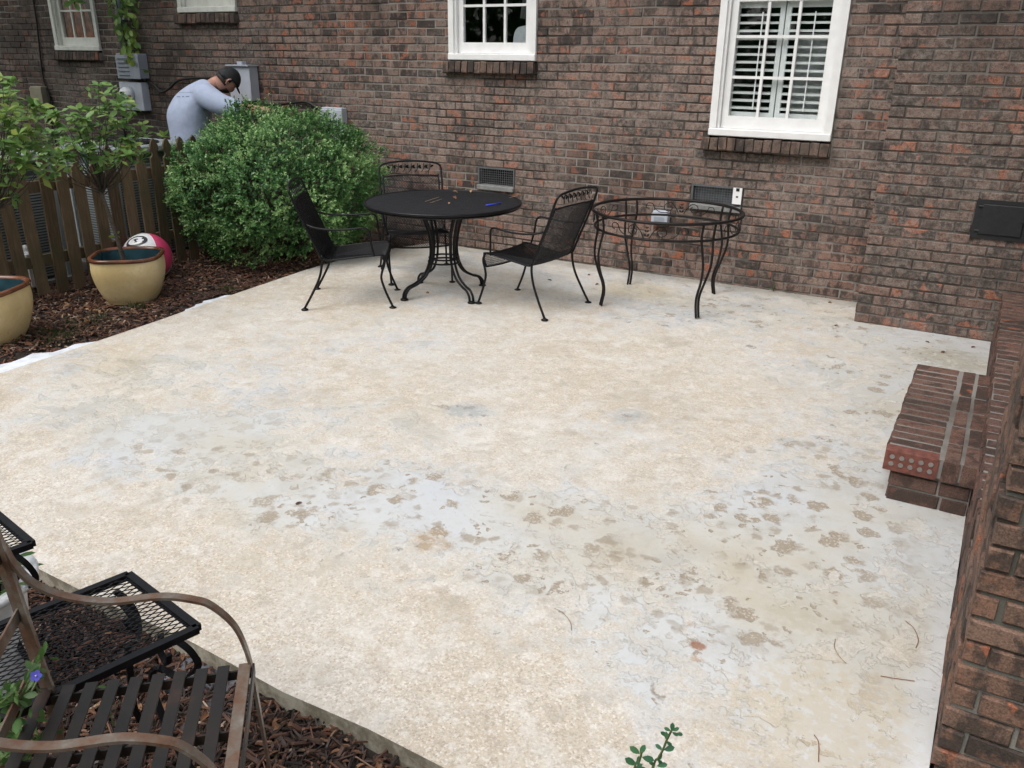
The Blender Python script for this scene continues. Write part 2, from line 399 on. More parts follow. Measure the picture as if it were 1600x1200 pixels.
def patio_mat():
    n = NT('worn_concrete'); X = n.sep(n.P); NZ = n.sep(n.geo.outputs['Normal'])[2]
    flat = n.map(n.P, (1, 1, 0))
    def add(a, b): return n.math('ADD', a, b)
    def mul(a, b): return n.math('MULTIPLY', a, b)
    def ns(sc, de, ro, loc=(0, 0, 0), dist=0, color=False): return n.noise(sc, de, ro, n.map(n.P, (1, 1, 0), loc), dist, color)
    # how much of the smooth cement skin survives, by place
    skin = mul(n.rng(X[0], -.2, .8), .30)
    skin = add(skin, mul(n.rng(X[1], -1.7, -.3), .22))
    for c, r, w, sx, sy, rot in (((-2.2, -4.0), 1.5, .20, 1.3, .55, .2), ((-3.4, -3.7), 1.0, .15, 1.3, .6, .3), ((-2.6, -2.6), 1.3, .13, 1.2, .7, 0), ((-.45, -3.85), 1.15, .30, 1.5, .50, .25), ((-.05, -4.3), .8, .24, 1.2, .8, 0), ((-1.75, -4.42), .9, .30, 1.5, .40, .1), ((-2.6, -4.15), .7, .24, 1.4, .5, .2), ((-1.46, -3.19), .26, .40, 1, .5, .4), ((-.70, -2.82), .26, .36, .8, .6, .4), ((.2, -3.2), .8, .20, .8, 1, 0), ((-.1, -1.75), .9, .18, 1, 1, 0), ((-1.0, -4.05), .6, .20, 1.3, .6, .3), ((-1.3, -.9), 1.0, .16, 1.5, .5, 0), ((-2.8, -1.3), 1.2, .14, 1, 1, 0), ((-3.5, -3.6), .8, .14, 1.6, .5, .4), ((-1.9, -3.6), .8, .10, 1.5, .4, .3), ((-.3, -4.95), .7, -.16, 1.4, .4, 0), ((-1.1, -2.35), 1.2, -.16, 1.3, .8, .3), ((-1.5, -5.0), .8, -.14, 1.3, .4, 0)):
        skin = add(skin, mul(n.gauss(c, r, sx, sy, rot), w))
    f = add(add(skin, mul(n.math('SUBTRACT', ns(1.7, 5, .6, (3, 1, 0), .3), .5), .80)), mul(n.math('SUBTRACT', ns(6.5, 7, .66, (0, 4, 0), .6), .5), 1.15))
    f = add(f, mul(n.math('SUBTRACT', ns(26, 5, .65, (5, 0, 0), .3), .5), .60))
    smask = n.rng(f, .235, .285)
    film = mul(n.rng(f, -.03, .24), .62)                    # a worn translucent film round the sound skin
    # popped pits in the skin
    wv = n.t.nodes.new('ShaderNodeVectorMath'); wv.operation = 'MULTIPLY_ADD'; n.L(ns(15, 3, .6, (0, 0, 0), 0, True), wv.inputs[0]); wv.inputs[1].default_value = (.11, .11, 0); n.L(flat, wv.inputs[2])
    pv = n.voro(7.5, wv.outputs[0]); pd = n.rng(ns(1.3, 3, .5, (5, 2, 0)), .32, .46)
    pd = n.math('ADD', pd, add(mul(n.gauss((-.95, -4.12), .55, 1.4, .6, .1), .9), add(mul(n.gauss((.1, -4.15), .7, 1.2, .8), .8), mul(n.gauss((.15, -3.3), .7, .8, 1), .6))), 0, True)
    pit = mul(n.rng(add(pv, mul(ns(34, 5, .7), .26)), .37, .49, 1, 0), pd)
    pv2 = n.voro(17, wv.outputs[0]); pit2 = mul(n.rng(add(pv2, mul(ns(60, 3, .6), .12)), .24, .29, 1, 0), n.rng(ns(2.1, 3, .5, (1, 7, 0)), .36, .50))
    pit = n.math('MAXIMUM', pit, pit2)
    pit = mul(mul(pit, n.rng(X[0], .50, .75, 1, .25)), smask)
    pit = mul(pit, n.rng(X[0], -2.6, -1.2, .25, 1))
    expo = n.math('SUBTRACT', 1, mul(smask, n.math('SUBTRACT', 1, pit)), 0, True)
    hue = ns(1.1, 6, .62, (4, 9, 0))
    sk = n.ramp(hue, [(.34, (.535, .555, .575)), (.48, (.555, .56, .545)), (.58, (.535, .515, .46)), (.70, (.48, .43, .335))])
    sk = n.mix(mul(n.rng(ns(4.5, 6, .7, (7, 7, 0)), .46, .66), .42), sk, (.43, .415, .375))
    sk = n.mix(mul(n.rng(ns(48, 5, .75), .52, .70), .30), sk, (.34, .32, .28))
    sk = n.mix(mul(n.rng(ns(9, 6, .72, (2, 5, 0)), .55, .68), .35), sk, (.60, .615, .62))
    tan = n.ramp(ns(.9, 7, .66, (1, 3, 0)), [(.32, (.50, .425, .325)), (.45, (.545, .485, .395)), (.56, (.575, .53, .46)), (.70, (.50, .45, .375))])
    vgc = n.voro(150, flat, 'F1', 'Color'); gs = n.sep(vgc); vg = n.voro(150, flat)
    nearr = n.rng(X[1], -4.0, -5.0, .55, 1)
    tan = n.mix(mul(mul(n.rng(gs[0], .72, .9), .55), nearr), tan, (.76, .735, .69))
    tan = n.mix(mul(mul(n.rng(gs[1], .74, .9), .48), nearr), tan, (.27, .22, .175))
    tan = n.mix(mul(n.rng(gs[2], .80, .92), .30), tan, (.50, .36, .27))
    tan = n.mix(mul(n.rng(ns(17, 7, .75), .50, .62), .46), tan, (.385, .33, .26))
    tan = n.mix(mul(n.rng(ns(58, 5, .8, (9, 0, 0)), .50, .62), .50), tan, (.31, .265, .21))
    tan = n.mix(mul(n.rng(ns(13, 7, .75, (6, 1, 0)), .51, .61), .50), tan, (.68, .66, .62)); tan = n.mix(mul(n.rng(ns(90, 3, .7, (2, 0, 0)), .54, .62), .45), tan, (.74, .72, .68))
    tan = n.mix(mul(n.rng(ns(2.6, 8, .72, (12, 1, 0), .4), .50, .66), .50), tan, (.42, .36, .275))
    tan = n.mix(mul(n.rng(ns(3.1, 8, .74, (2, 12, 0), .4), .51, .66), .62), tan, (.635, .62, .585))
    tan = n.mix(mul(n.rng(ns(7.5, 7, .75, (22, 2, 0), .2), .53, .62), .42), tan, (.36, .32, .265))
    pitc = n.mix(ns(52, 5, .75), (.42, .35, .265), (.17, .14, .105))
    pitc = n.mix(mul(n.rng(gs[0], .75, .9), .5), pitc, (.68, .63, .56))
    col = n.mix(film, tan, sk); col = n.mix(smask, col, sk); col = n.mix(mul(pit, .88), col, pitc)
    edge = mul(n.rng(f, .19, .25), n.rng(f, .25, .31, 1, 0)); col = n.mix(mul(edge, mul(n.rng(ns(5, 3, .5), .42, .6), .08)), col, (.30, .25, .19))
    pv3 = n.voro(11.5, n.map(wv.outputs[0], (1, 1, 1), (3.3, 1.7, 0))); band = n.math('ADD', n.gauss((-.6, -4.1), 1.5, 1.5, .5, .15), add(n.gauss((.2, -3.2), 1.2, .7, 1.2), n.gauss((-2.0, -4.35), 1.1, 1.4, .4, .1)), 0, True)
    pit3 = mul(mul(n.rng(add(pv3, mul(ns(40, 5, .7), .34)), .36, .56, 1, 0), band), n.rng(ns(3.4, 4, .6, (4, 4, 0)), .36, .52)); col = n.mix(mul(pit3, .72), col, n.mix(ns(60, 5, .75), (.40, .33, .245), (.20, .165, .12)))
    ring = mul(mul(n.rng(add(pv, mul(ns(34, 4, .6), .20)), .33, .40), n.rng(add(pv, mul(ns(34, 4, .6), .20)), .41, .47, 1, 0)), mul(pd, smask)); col = n.mix(mul(ring, .12), col, (.28, .235, .185))
    st = n.rng(ns(1.5, 7, .7, (8, 1, 0)), .53, .72); col = n.mix(mul(st, .36), col, (.33, .30, .25))
    st2 = n.rng(ns(3.6, 6, .7, (18, 1, 0)), .57, .70); col = n.mix(mul(st2, .30), col, (.36, .325, .265))
    for c, r, w, cc in (((.17, -4.36), .042, .8, (.26, .095, .03)), ((.185, -4.42), .032, .45, (.36, .17, .06)), ((.12, -4.27), .03, .35, (.42, .26, .12)), ((-1.46, -3.19), .19, .45, (.28, .30, .31)), ((-.70, -2.82), .17, .40, (.30, .315, .32)), ((.63, -1.0), .36, .45, (.30, .275, .18)), ((.60, -4.55), .55, .45, (.48, .39, .25)), ((-3.7, -3.6), .5, .35, (.47, .37, .22)), ((-1.6, -.55), .5, .3, (.45, .37, .2)), ((-3.0, -2.2), .6, .25, (.46, .37, .24)), ((.42, -4.0), .25, .35, (.40, .36, .26)), ((-.9, -4.3), .14, .35, (.40, .26, .12))):
        gsn = n.rng(mul(n.gauss(c, r), n.rng(ns(26, 5, .7), .36, .60, .25, 1.3)), .12, .75); col = n.mix(mul(gsn, w), col, cc)
    lime = mul(n.rng(add(X[0], mul(n.math('SUBTRACT', ns(3, 4, .6), .5), .14)), .75, .82), n.rng(X[1], -2.9, -3.8)); col = n.mix(mul(lime, .45), col, (.60, .63, .67))
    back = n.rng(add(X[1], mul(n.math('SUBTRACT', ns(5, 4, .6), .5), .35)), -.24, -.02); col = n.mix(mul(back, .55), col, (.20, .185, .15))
    sp = mul(n.rng(n.voro(21, flat), .03, .055, 1, 0), n.rng(ns(4, 2, .5), .48, .58)); col = n.mix(mul(sp, .7), col, (.11, .085, .06))
    # formed side of the slab
    side = n.rng(NZ, .3, .7, 1, 0); sidec = n.mix(n.rng(n.noise(14, 6, .7), .38, .62), (.19, .165, .12), (.40, .37, .30)); col = n.mix(side, col, sidec)
    hh = add(mul(expo, n.math('SUBTRACT', mul(ns(70, 5, .7), .8), .9)), mul(ns(240, 2, .6), .10))
    hh = add(hh, mul(mul(smask, n.math('SUBTRACT', 1, pit)), .10))
    n.bump(hh, .6, .006)
    return n.out(col, n.rng(expo, 0, 1, .36, .80), 0, .5)
M['patio'] = patio_mat()
def ball_mat(name, c): return simple(name, c, .3, 0, .04, 6)

# ------------------------------------------------------------------ ground
def ground_sheet():
    mb = MB(); S = 160
    mb.add([(-S,-S,-.14),(S,-S,-.14),(S,S,-.14),(-S,S,-.14)], [(0,1,2,3)])
    n = NT('garden_ground'); a = n.noise(.35, 6, .6); b = n.noise(25, 4, .7)
    c = n.mix(n.rng(a, .4, .6), (.05, .07, .025), (.035, .05, .02)); c = n.mix(n.math('MULTIPLY', b, .6), c, (.06, .045, .03))
    n.bump(b, .8, .03)
    o = mb.build('ground', n.out(c, .95)); tag(o, kind='structure', label='dark grassy garden ground around the patio')
ground_sheet()
def patio():
    L = [(-3.93, .02), (-4.06, -.30), (-4.15, -.62), (-4.20, -1.0), (-4.215, -1.45), (-4.17, -2.0), (-4.14, -2.5), (-4.09, -3.05), (-4.04, -3.6), (-4.01, -4.15), (-3.99, -4.7), (-3.97, -5.16)]
    L = [(x + rng.normal(0, .006), y) for x, y in L]
    F = [(-3.0, -5.175), (-2.2, -5.165), (-1.7, -5.17), (-1.2, -5.16), (-.8, -5.175), (-.5, -5.16), (-.2, -5.165), (.3, -5.17), (.848, -5.17)]
    pts = L + F + [(.848, -.5), (1.2, -.5), (1.2, .02)]
    o = MB().poly([(x, y, gz(y)) for x, y in pts][::1], .15).build('patio', M['patio'])
    tag(o, kind='structure', label='worn pinkish-tan exposed aggregate concrete patio slab')
patio()
# concrete squeezed out past the slab edge, lying on the mulch
def spill(name, pts, label):
    c = sum((Vector((*p, 0)) for p in pts), Vector()) / len(pts)
    o = MB().poly([(x, y, gz(y) - (.058 if 'flat grey' in label else .012) + rng.normal(0, .003)) for x, y in pts], .10).build(name, M['spill']); tag(o, kind='structure', label=label)
    if 'flat grey' in label: o.data.materials[0] = M['patch']
M['spill'] = simple('pale_spilled_cement', (.62, .65, .70), .9, 0, .14, 14, .8)
M['patch'] = simple('damp_cement', (.085, .09, .105), .8, 0, .4, 14, .8)
def blob(p0, p1, w, n=12):
    a = Vector((*p0, 0)); b = Vector((*p1, 0)); t = (b-a).normalized(); nn = Vector((-t.y, t.x, 0)); up = []; dn = []
    for i in range(n+1):
        q = a + (b-a)*(i/n); k = math.sin(PI*i/n)**.5 if 0 < i < n else 0; ww = w*k*(.6+.7*rng.random())
        up.append((q + nn*ww)[:2]); dn.append((q - nn*.05)[:2])
    return dn + up[::-1]
spill('cement_spill', blob((-4.0, -4.35), (-4.06, -3.42), .14), 'pale cement squeezed out along the left patio edge beside the yellow pots')
spill('cement_spill', blob((-4.135, -2.75), (-4.16, -2.22), .07), 'thin pale cement lip along the patio edge behind the black chair')
spill('cement_spill', blob((-4.2, -1.62), (-4.2, -1.15), .05), 'short pale cement lip beside the round green bush')
spill('cement_spill', [(-1.22, -5.15), (-.98, -5.15), (-.90, -5.22), (-.96, -5.30), (-1.10, -5.27), (-1.2, -5.32)], 'flat grey cement patch in the mulch below the small mesh table')

# ------------------------------------------------------------------ bricks
def brick_proto(i, L=.1935, H=.0578, D=.075):
    r = random.Random(100 + i); c = .0045
    def j(a): return r.uniform(-a, a)
    x, z = L/2, H/2
    o = [(-x+j(.0012), 0, -z+j(.0015)), (x+j(.0012), 0, -z+j(.0015)), (x+j(.0012), 0, z+j(.0015)), (-x+j(.0012), 0, z+j(.0015))]
    f = [(px_*(1-2*c/L)+j(.001), 0, pz_*(1-2*c/H)+j(.0012)) for (px_, _, pz_) in o]
    fr = [(a, j(.0012), b) for (a, _, b) in f]; md = [(a, c + abs(j(.002)), b) for (a, _, b) in o]; bk = [(a, D, b) for (a, _, b) in o]
    vs = fr + md + bk
    fs = [(0,1,2,3)] + [(k+4, (k+1) % 4 + 4, (k+1) % 4, k) for k in range(4)] + [(k+8, (k+1) % 4 + 8, (k+1) % 4 + 4, k+4) for k in range(4)]
    return vs, fs
NB = 26
PROTO = [brick_proto(i) for i in range(NB)]
def tones():
    T = []
    for i in range(NB):
        r = random.Random(900 + i); T.append((r.random(), r.random(), r.random()))
    return T
TONE = tones()
_bm = {}
def brick_mesh(i, mat):
    if (i, mat.name) not in _bm:
        mb = MB(); mb.add(*PROTO[i], col=TONE[i]); _bm[(i, mat.name)] = mb.mesh('brick', mat)
    return _bm[(i, mat.name)]
def place_bricks(lst, mat, parent, cap=300, stuffname='brick_field', bevel=None):
    """lst of (matrix, i): the ones that show largest become brick parts, the rest one part of stuff"""
    pz = org(parent)
    def size(m):
        q = px(m.translation)
        if q is None: return 0
        u, v, d = q
        if not (-40 < u < 1640 and -40 < v < 1240): return 0
        nrm = (m.to_3x3() @ Vector((0, -1, 0))).normalized(); return max(0.001, nrm.dot((CAM - m.translation).normalized())) / d**2
    lst = sorted(lst, key=lambda t: -size(t[0]))
    nvis = sum(1 for t in lst if size(t[0]) > .0005)
    head = lst[:min(cap, nvis)]; tail = lst[len(head):]
    for m, i in head:
        o = bpy.data.objects.new('brick', brick_mesh(i, mat)); COL.objects.link(o); o.parent = parent
        o.matrix_local = Matrix.Translation(-pz) @ m
    if tail:
        mb = MB()
        for m, i in tail:
            vs, fs = PROTO[i]; mb.add([m @ Vector(v) for v in vs], fs, TONE[i])
        mb.build(stuffname, mat, parent, kind='stuff')
def courses(x0, x1, z0, n, opens=(), half0=0, lead=0):
    out = []
    for c in range(n):
        zc = z0 + (c + .5)*K; off = (.1016 if (c + half0) % 2 else 0) + lead
        x = x0 + off - .2032; segs = []
        while x < x1:
            segs.append((max(x, x0), min(x + .2032, x1))); x += .2032
        for a, b in segs:
            if b - a < .03: continue
            parts = [(a, b)]
            for (ox0, ox1, oz0, oz1) in opens:
                if oz0 < zc < oz1:
                    np_ = []
                    for p, q in parts:
                        if q <= ox0 or p >= ox1: np_.append((p, q))
                        else:
                            if p < ox0: np_.append((p, ox0))
                            if q > ox1: np_.append((ox1, q))
                    parts = np_
            for p, q in parts:
                if q - p > .035: out.append(((p+q)/2, zc, q - p - .0097))
    return out
def brick_m(o, ex, ey, ez, sx=1, sy=1, sz=1, jit=1):
    """matrix: brick length along ex, depth along ey (into wall), height along ez"""
    m = Matrix((ex, ey, ez)).transposed()
    m = m @ Matrix.Rotation(rng.normal(0, .004*jit), 3, 'Y') @ Matrix.Rotation(rng.normal(0, .005*jit), 3, 'Z') @ Matrix.Diagonal((sx, sy, sz))
    return Matrix.Translation(Vector(o)) @ m.to_4x4()
EX, EY, EZ = Vector((1,0,0)), Vector((0,1,0)), Vector((0,0,1))
def rb(): return int(rng.integers(NB))

# ------------------------------------------------------------------ the house
house = thing('brick_house', 'weathered brown brick house wall with four white framed windows', 'house', (-4, 0, 0))
ZT = 3.05
# windows: x0, x1, bottom z
WIN = {'shutter': (-1.307, -.411, 1.138), 'chair': (-3.696, -2.831, 1.645), 'curtain': (-9.322, -8.495, 1.681), 'plain': (-7.104, -6.257, 2.062)}
VENT = [(-3.406, -3.023, .560, .757), (-1.408, -.997, .575, .765)]
opens = []
for k, (a, b, z) in WIN.items(): opens.append((a, b, z - .004, 2.98)); opens.append((a - .045, b + .012, z - .108, z))
for v in VENT: opens.append(v)
lst = []
for xc, zc, L in courses(-11.6, -.002, -.13 + .005, 47, opens, 0, .03):
    lst.append((brick_m((xc + rng.normal(0, .0012), rng.normal(0, .0016), zc + rng.normal(0, .0012)), EX, EY, EZ, L/.1935), rb()))
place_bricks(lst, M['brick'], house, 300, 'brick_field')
def slab_with_holes(x0, x1, z0, z1, holes, y0, y1):
    mb = MB(); xs = sorted({x0, x1, *[h[0] for h in holes], *[h[1] for h in holes]}); zs = sorted({z0, z1, *[h[2] for h in holes], *[h[3] for h in holes]})
    for i in range(len(xs)-1):
        j = 0
        while j < len(zs)-1:
            cx = (xs[i]+xs[i+1])/2
            def hole(j): cz = (zs[j]+zs[j+1])/2; return any(h[0] < cx < h[1] and h[2] < cz < h[3] for h in holes)
            if hole(j): j += 1; continue
            k = j
            while k+1 < len(zs)-1 and not hole(k+1): k += 1
            mb.bb(xs[i], xs[i+1], y0, y1, zs[j], zs[k+1]); j = k+1
    return mb
wins_h = [(a, b, z - .02, 2.98) for a, b, z in WIN.values()]; vents_h = [(v[0], v[1], v[2], v[3]) for v in VENT]
slab_with_holes(-11.6, 1.9, -.2, ZT, wins_h + vents_h, .0055, .11).build('wall', M['mortar'], house)
# room behind, eaves
mb = MB(); mb.bb(-11.6, 1.9, 2.4, 2.5, -.2, 2.99); mb.bb(-11.6, 1.9, .115, 2.4, -.2, -.1); mb.bb(-11.6, 1.9, .115, 2.4, ZT-.05, ZT-.002); mb.bb(-11.7, -11.602, .0, 2.5, -.2, ZT-.06); mb.bb(1.902, 2.0, .0, 2.5, -.2, ZT-.06)
for x in (-7.8, -5.2, -2.2): mb.bb(x, x+.1, .12, 2.39, -.09, 2.98)
mb.build('dark_room', M['dark'], house)
mb = MB(); mb.bb(-11.9, 2.3, -.38, 2.6, ZT, ZT+.03); mb.bb(-11.9, 2.3, -.40, -.38, ZT-.02, ZT+.17)
mb.build('eave', M['white'], house)
mb = MB(); mb.add([(-11.9,-.45,ZT+.17),(2.3,-.45,ZT+.17),(2.3,3.0,ZT+1.6),(-11.9,3.0,ZT+1.6),(-11.9,3.0,ZT+.035),(2.3,3.0,ZT+.035)], [(0,1,2,3),(3,2,5,4)])
mb.build('roof', simple('roof_shingle', (.06,.055,.05), .9, 0, .3, 30, .5), house)

def window(kind, x0, x1, zb, wm):
    zt = 2.97; cw = .052
    mb = MB()
    for (a, b) in ((x0, x0+cw), (x1-cw, x1)): mb.bb(a, b, -.022, .075, zb+.055, zt)
    mb.bb(x0+cw, x1-cw, -.022, .075, zt-cw, zt)
    w = mb.build('window', wm, house)
    MB().chbox(((x0+x1)/2, .020, zb+.027), (x1-x0+.004, .110, .054), .006).build('sill', wm, w)
    MB().bb(x0+cw, x0+cw+.02, .0, .10, zb+.055, zt-cw).build('jamb', wm, w); MB().bb(x1-cw-.02, x1-cw, .0, .10, zb+.055, zt-cw).build('jamb', wm, w)
    a, b = x0+cw+.022, x1-cw-.022; sy = .05; st = .048; rail = .088
    z1 = zb + .056 + rail; rows = []
    if kind == 'shutter': zs = [z1, 1.557, 1.836, 2.11]
    elif kind == 'chair': zs = [z1, 2.078, 2.36]
    else: zs = [z1, 2.11 if kind == 'curtain' else z1 + .29, 2.42]
    sash = MB(); sash.bb(a, a+st, sy-.018, sy+.018, zb+.056, zs[-1]); sash.bb(b-st, b, sy-.018, sy+.018, zb+.056, zs[-1]); sash.bb(a+st, b-st, sy-.018, sy+.018, zb+.056, z1)
    sash.bb(a+st, b-st, sy-.018, sy+.018, zs[-1]-.04, zs[-1]); sash.build('sash', wm, w)
    gx = [a+st + (b-a-2*st)*i/3 for i in range(4)]
    for i in (1, 2): MB().bb(gx[i]-.010, gx[i]+.010, sy-.014, sy+.010, z1, zs[-1]-.04).build('muntin', wm, w)
    for z in zs[1:-1]:
        for i in range(3): MB().bb(gx[i]+(.010 if i else 0), gx[i+1]-(.010 if i < 2 else 0), sy-.013, sy+.009, z-.010, z+.010).build('muntin', wm, w)
    zz = zs[:-1] + [zs[-1]-.04]
    for j in range(len(zz)-1):
        for i in range(3):
            MB().bb(gx[i]+.010*(i > 0), gx[i+1]-.010*(i < 2), sy+.0005, sy+.0045, zz[j]+.010*(j > 0), zz[j+1]-.010*(j < len(zz)-2)).build('pane', M['glass'], w)
    # upper part, out of the frame: plain fixed sash
    MB().bb(a, b, sy+.02, sy+.05, zs[-1]-.02, zs[-1]+.05).build('meeting_rail', wm, w)
    MB().bb(a, b, sy+.03, sy+.034, zs[-1]+.05, zt-cw).build('pane', M['glass'], w)
    return w, a, b, sy, z1, zs
for kind, (x0, x1, zb) in WIN.items():
    wm = M['whiteold'] if kind in ('curtain', 'plain') else M['white']
    w, a, b, sy, z1, zs = window(kind, x0, x1, zb, wm)
    # sloping sill of bricks on edge
    n = int(round((x1 - x0 + .05)/.0672)); p = (x1 - x0 + .05)/n
    for i in range(n):
        me = brick_mesh(rb(), M['sillbrick']); o = bpy.data.objects.new('sill_brick', me); COL.objects.link(o); o.parent = w
        c = Vector((x0 - .042 + (i+.5)*p, -.062 + rng.normal(0, .002), zb - .056 + rng.normal(0, .0015)))
        rot = Matrix.Rotation(R(-6), 3, 'X') @ Matrix.Rotation(rng.normal(0, .03), 3, 'Y')
        m = rot @ Matrix.Diagonal(((p-.008)/.1935, 1.2, .094/.0578))
        o.matrix_local = Matrix.Translation(c - org(house)) @ m.to_4x4()
    MB().bb(x0-.040, x1+.008, -.045, .006, zb-.100, zb-.018).build('sill_mortar', M['mortar'], w)
    if kind == 'shutter':
        xm = (a+b)/2; y = sy + .050
        for (p, q) in ((a+.01, xm-.004), (xm+.004, b-.01)):
            sh = MB(); sh.bb(p, p+.035, y-.014, y+.014, zb+.06, 2.9); sh.bb(q-.035, q, y-.014, y+.014, zb+.06, 2.9); sh.bb(p+.035, q-.035, y-.012, y+.012, zb+.06, z1+.03); sh.bb(p+.035, q-.035, y-.012, y+.012, 2.03, 2.10)
            sh.build('shutter_frame', M['slat'], w)
            z = z1 + .06
            while z < 2.02:
                MB().box(((p+q)/2, y, z), (q-p-.072, .052, .013), Matrix.Rotation(R(7), 3, 'X')).build('slat', M['slat'], w); z += .0535
            MB().bb((p+q)/2+.03-.004, (p+q)/2+.03+.004, y-.046, y-.038, z1+.05, 2.0).build('tilt_rod', M['slat'], w)
        MB().bb(xm+.07, b-.03, y+.07, y+.08, 1.0, 1.86).build('blind', simple('pale_inner_curtain', (.52, .54, .55), .9), w)
    if kind == 'chair':
        mb = MB(); prof = [(-3.22, 1.66), (-3.21, 1.86), (-3.13, 1.925), (-2.90, 1.915), (-2.86, 1.66)]
        f = smooth_path([(px_, .30, pz_) for px_, pz_ in prof], 6)
        mb.v = []; n = len(f); mb.add([(v.x, .28, v.z) for v in f] + [(v.x, .33, v.z) for v in f], [tuple(range(n))[::-1], tuple(range(n, 2*n))] + [(i, i+1, i+1+n, i+n) for i in range(n-1)])
        mb.build('chair_back', M['whiteplastic'], w)
        MB().tube([(-3.05, .5, 1.6), (-3.02, .5, 2.05)], .012, 6).tube([(-3.30, .6, 2.0), (-3.26, .6, 2.3)], .03, 6).build('lamp_post', simple('pale_wood', (.3,.3,.3), .6), w)
    if kind == 'curtain':
        mb = MB(); xs = np.linspace(a-.02, b-.12, 40)
        vs = []
        for i, x in enumerate(xs):
            for z, k in ((1.6, 1), (2.0, .8), (2.6, 0)): vs.append((a + (x-a)*(.45 + .55*k*.9), (.11 + .02*math.sin(i*1.3)), z))
        mb.add(vs, [(i*3+k, i*3+3+k, i*3+4+k, i*3+1+k) for i in range(39) for k in range(2)])
        mb.build('curtain', simple('rust_brown_curtain', (.42, .15, .06), .9, 0, .4, 14), w)
    if kind == 'plain': MB().bb(a, b, .2, .21, zb+.05, 2.9).build('blind', simple('pale_blind', (.6, .61, .58), .9, 0, .03), w)

# foundation vents in the wall
for vi, (x0, x1, z0, z1) in enumerate(VENT):
    v = MB().bb(x0+.002, x0+.016, -.004, .06, z0+.04, z1).bb(x1-.016, x1-.002, -.004, .06, z0+.04, z1).bb(x0+.016, x1-.016, -.004, .06, z1-.016, z1-.001).build('vent', simple('dull_vent_frame', (.10, .105, .11), .6), house)
    MB().chbox(((x0+x1)/2, .018, z0+.020), (x1-x0-.004, .10, .040), .004, Matrix.Rotation(R(4), 3, 'X')).build('vent_sill', M['concrete'], v)
    MB().bb(x0+.016, x1-.016, .05, .056, z0+.042, z1-.016).build('damper', simple('dusty_grey_sheet', (.09, .10, .11), .7, 0, .3, 20) if vi else M['dark'], v)
    mb = MB(); nx = int((x1-x0-.03)/.021)
    for i in range(1, nx): x = x0+.016+(x1-x0-.032)*i/nx; mb.bb(x-.0013, x+.0013, -.001, .0016, z0+.042, z1-.017)
    nz = 7
    for i in range(1, nz): z = z0+.042+(z1-z0-.059)*i/nz; mb.bb(x0+.016, x1-.016, .0018, .0042, z-.0013, z+.0013)
    mb.build('wire_grille', M['steel'], v)
    if vi:
        c = MB().bb(x1-.075, x1-.006, -.012, -.006, z0+.062, z1-.004).build('white_plate', M['card'], v)
        MB().bb(x1-.052, x1-.026, -.0145, -.012, z1-.03, z1-.006).bb(x1-.048, x1-.032, -.0145, -.012, z0+.112, z0+.124).build('plate_slot', M['dark'], v)

# ------------------------------------------------------------------ chimney breast
CY = -.513; CX1 = 1.75
ch = thing('chimney', 'wide brick chimney breast with a black iron cleanout door', 'chimney', (.85, CY, 0))
lst = []
door_o = [(.598, .905, .648, .893)]
for xc, zc, L in courses(0, CX1, -.006 - K, 45, door_o, 0, .0):
    lst.append((brick_m((xc + rng.normal(0, .001), CY + rng.normal(0, .0015), zc + rng.normal(0, .001)), EX, EY, EZ, L/.1935, .8), rb()))
for yc, zc, L in courses(CY + .062, -.002, -.006 - K, 45, (), 1, 0):
    lst.append((brick_m((rng.normal(0, .0012), yc, zc), -EY, EX, EZ, L/.1935, .8), rb()))
place_bricks(lst, M['brickc'], ch, 300, 'brick_field')
slab_with_holes(.006, CX1, -.2, ZT-.05, door_o, CY + .006, -.001).build('core', M['mortarc'], ch)
d = MB().bb(.600, .903, CY-.012, CY+.03, .650, .891).build('cleanout_door', M['castiron'], ch)
MB().chbox((.756, CY-.017, .772), (.235, .012, .185), .004).build('door_panel', M['castiron'], d)
MB().tube([(.616, CY-.016, .85), (.645, CY-.018, .85)], .006, 6).tube([(.616, CY-.016, .70), (.645, CY-.018, .70)], .006, 6).build('hinge', M['castiron'], d)
MB().box((.874, CY-.022, .775), (.05, .012, .014), Matrix.Rotation(.2, 3, 'Y')).build('latch', M['castiron'], d)

# ------------------------------------------------------------------ low porch wall with ledge, brick step, pier
XW = .850
lw = thing('porch_wall', 'low brick porch wall with a ledge of bricks on edge beside the step', 'wall', (XW, -2.2, 0))
lst = []
YF, YN = CY - .004, -3.862
for yc, zc, L in courses(YN, YF, -.03, 4, (), 0, .05):
    lst.append((brick_m((XW + rng.normal(0, .002), yc, zc + gz(yc)*.5), -EY, EX, EZ, L/.1935), rb()))
nL = int((YF - YN)/.0765); p = (YF - YN)/nL
for i in range(nL):
    y = YN + (i + .5)*p; sgn = rng.normal(0, .003)
    o = Vector((XW + .101 + sgn, y, .335 + rng.normal(0, .0006)))
    lst.append((brick_m(o, EX, -EZ, EY, .2/.1935, .078/.075, (p-.0105)/.0578, .2), rb()))
place_bricks(lst, M['brick2'], lw, 300, 'brick_field')
mb = MB(); mb.bb(XW+.006, XW+.197, YN, YF, -.2, .3318); mb.build('core', M['mortard'], lw)
pf = MB().bb(XW+.21, 4.2, YN, YF, -.2, .30).build('porch_floor', M['concrete']); tag(pf, kind='structure', label='raised concrete porch floor behind the low brick ledge')

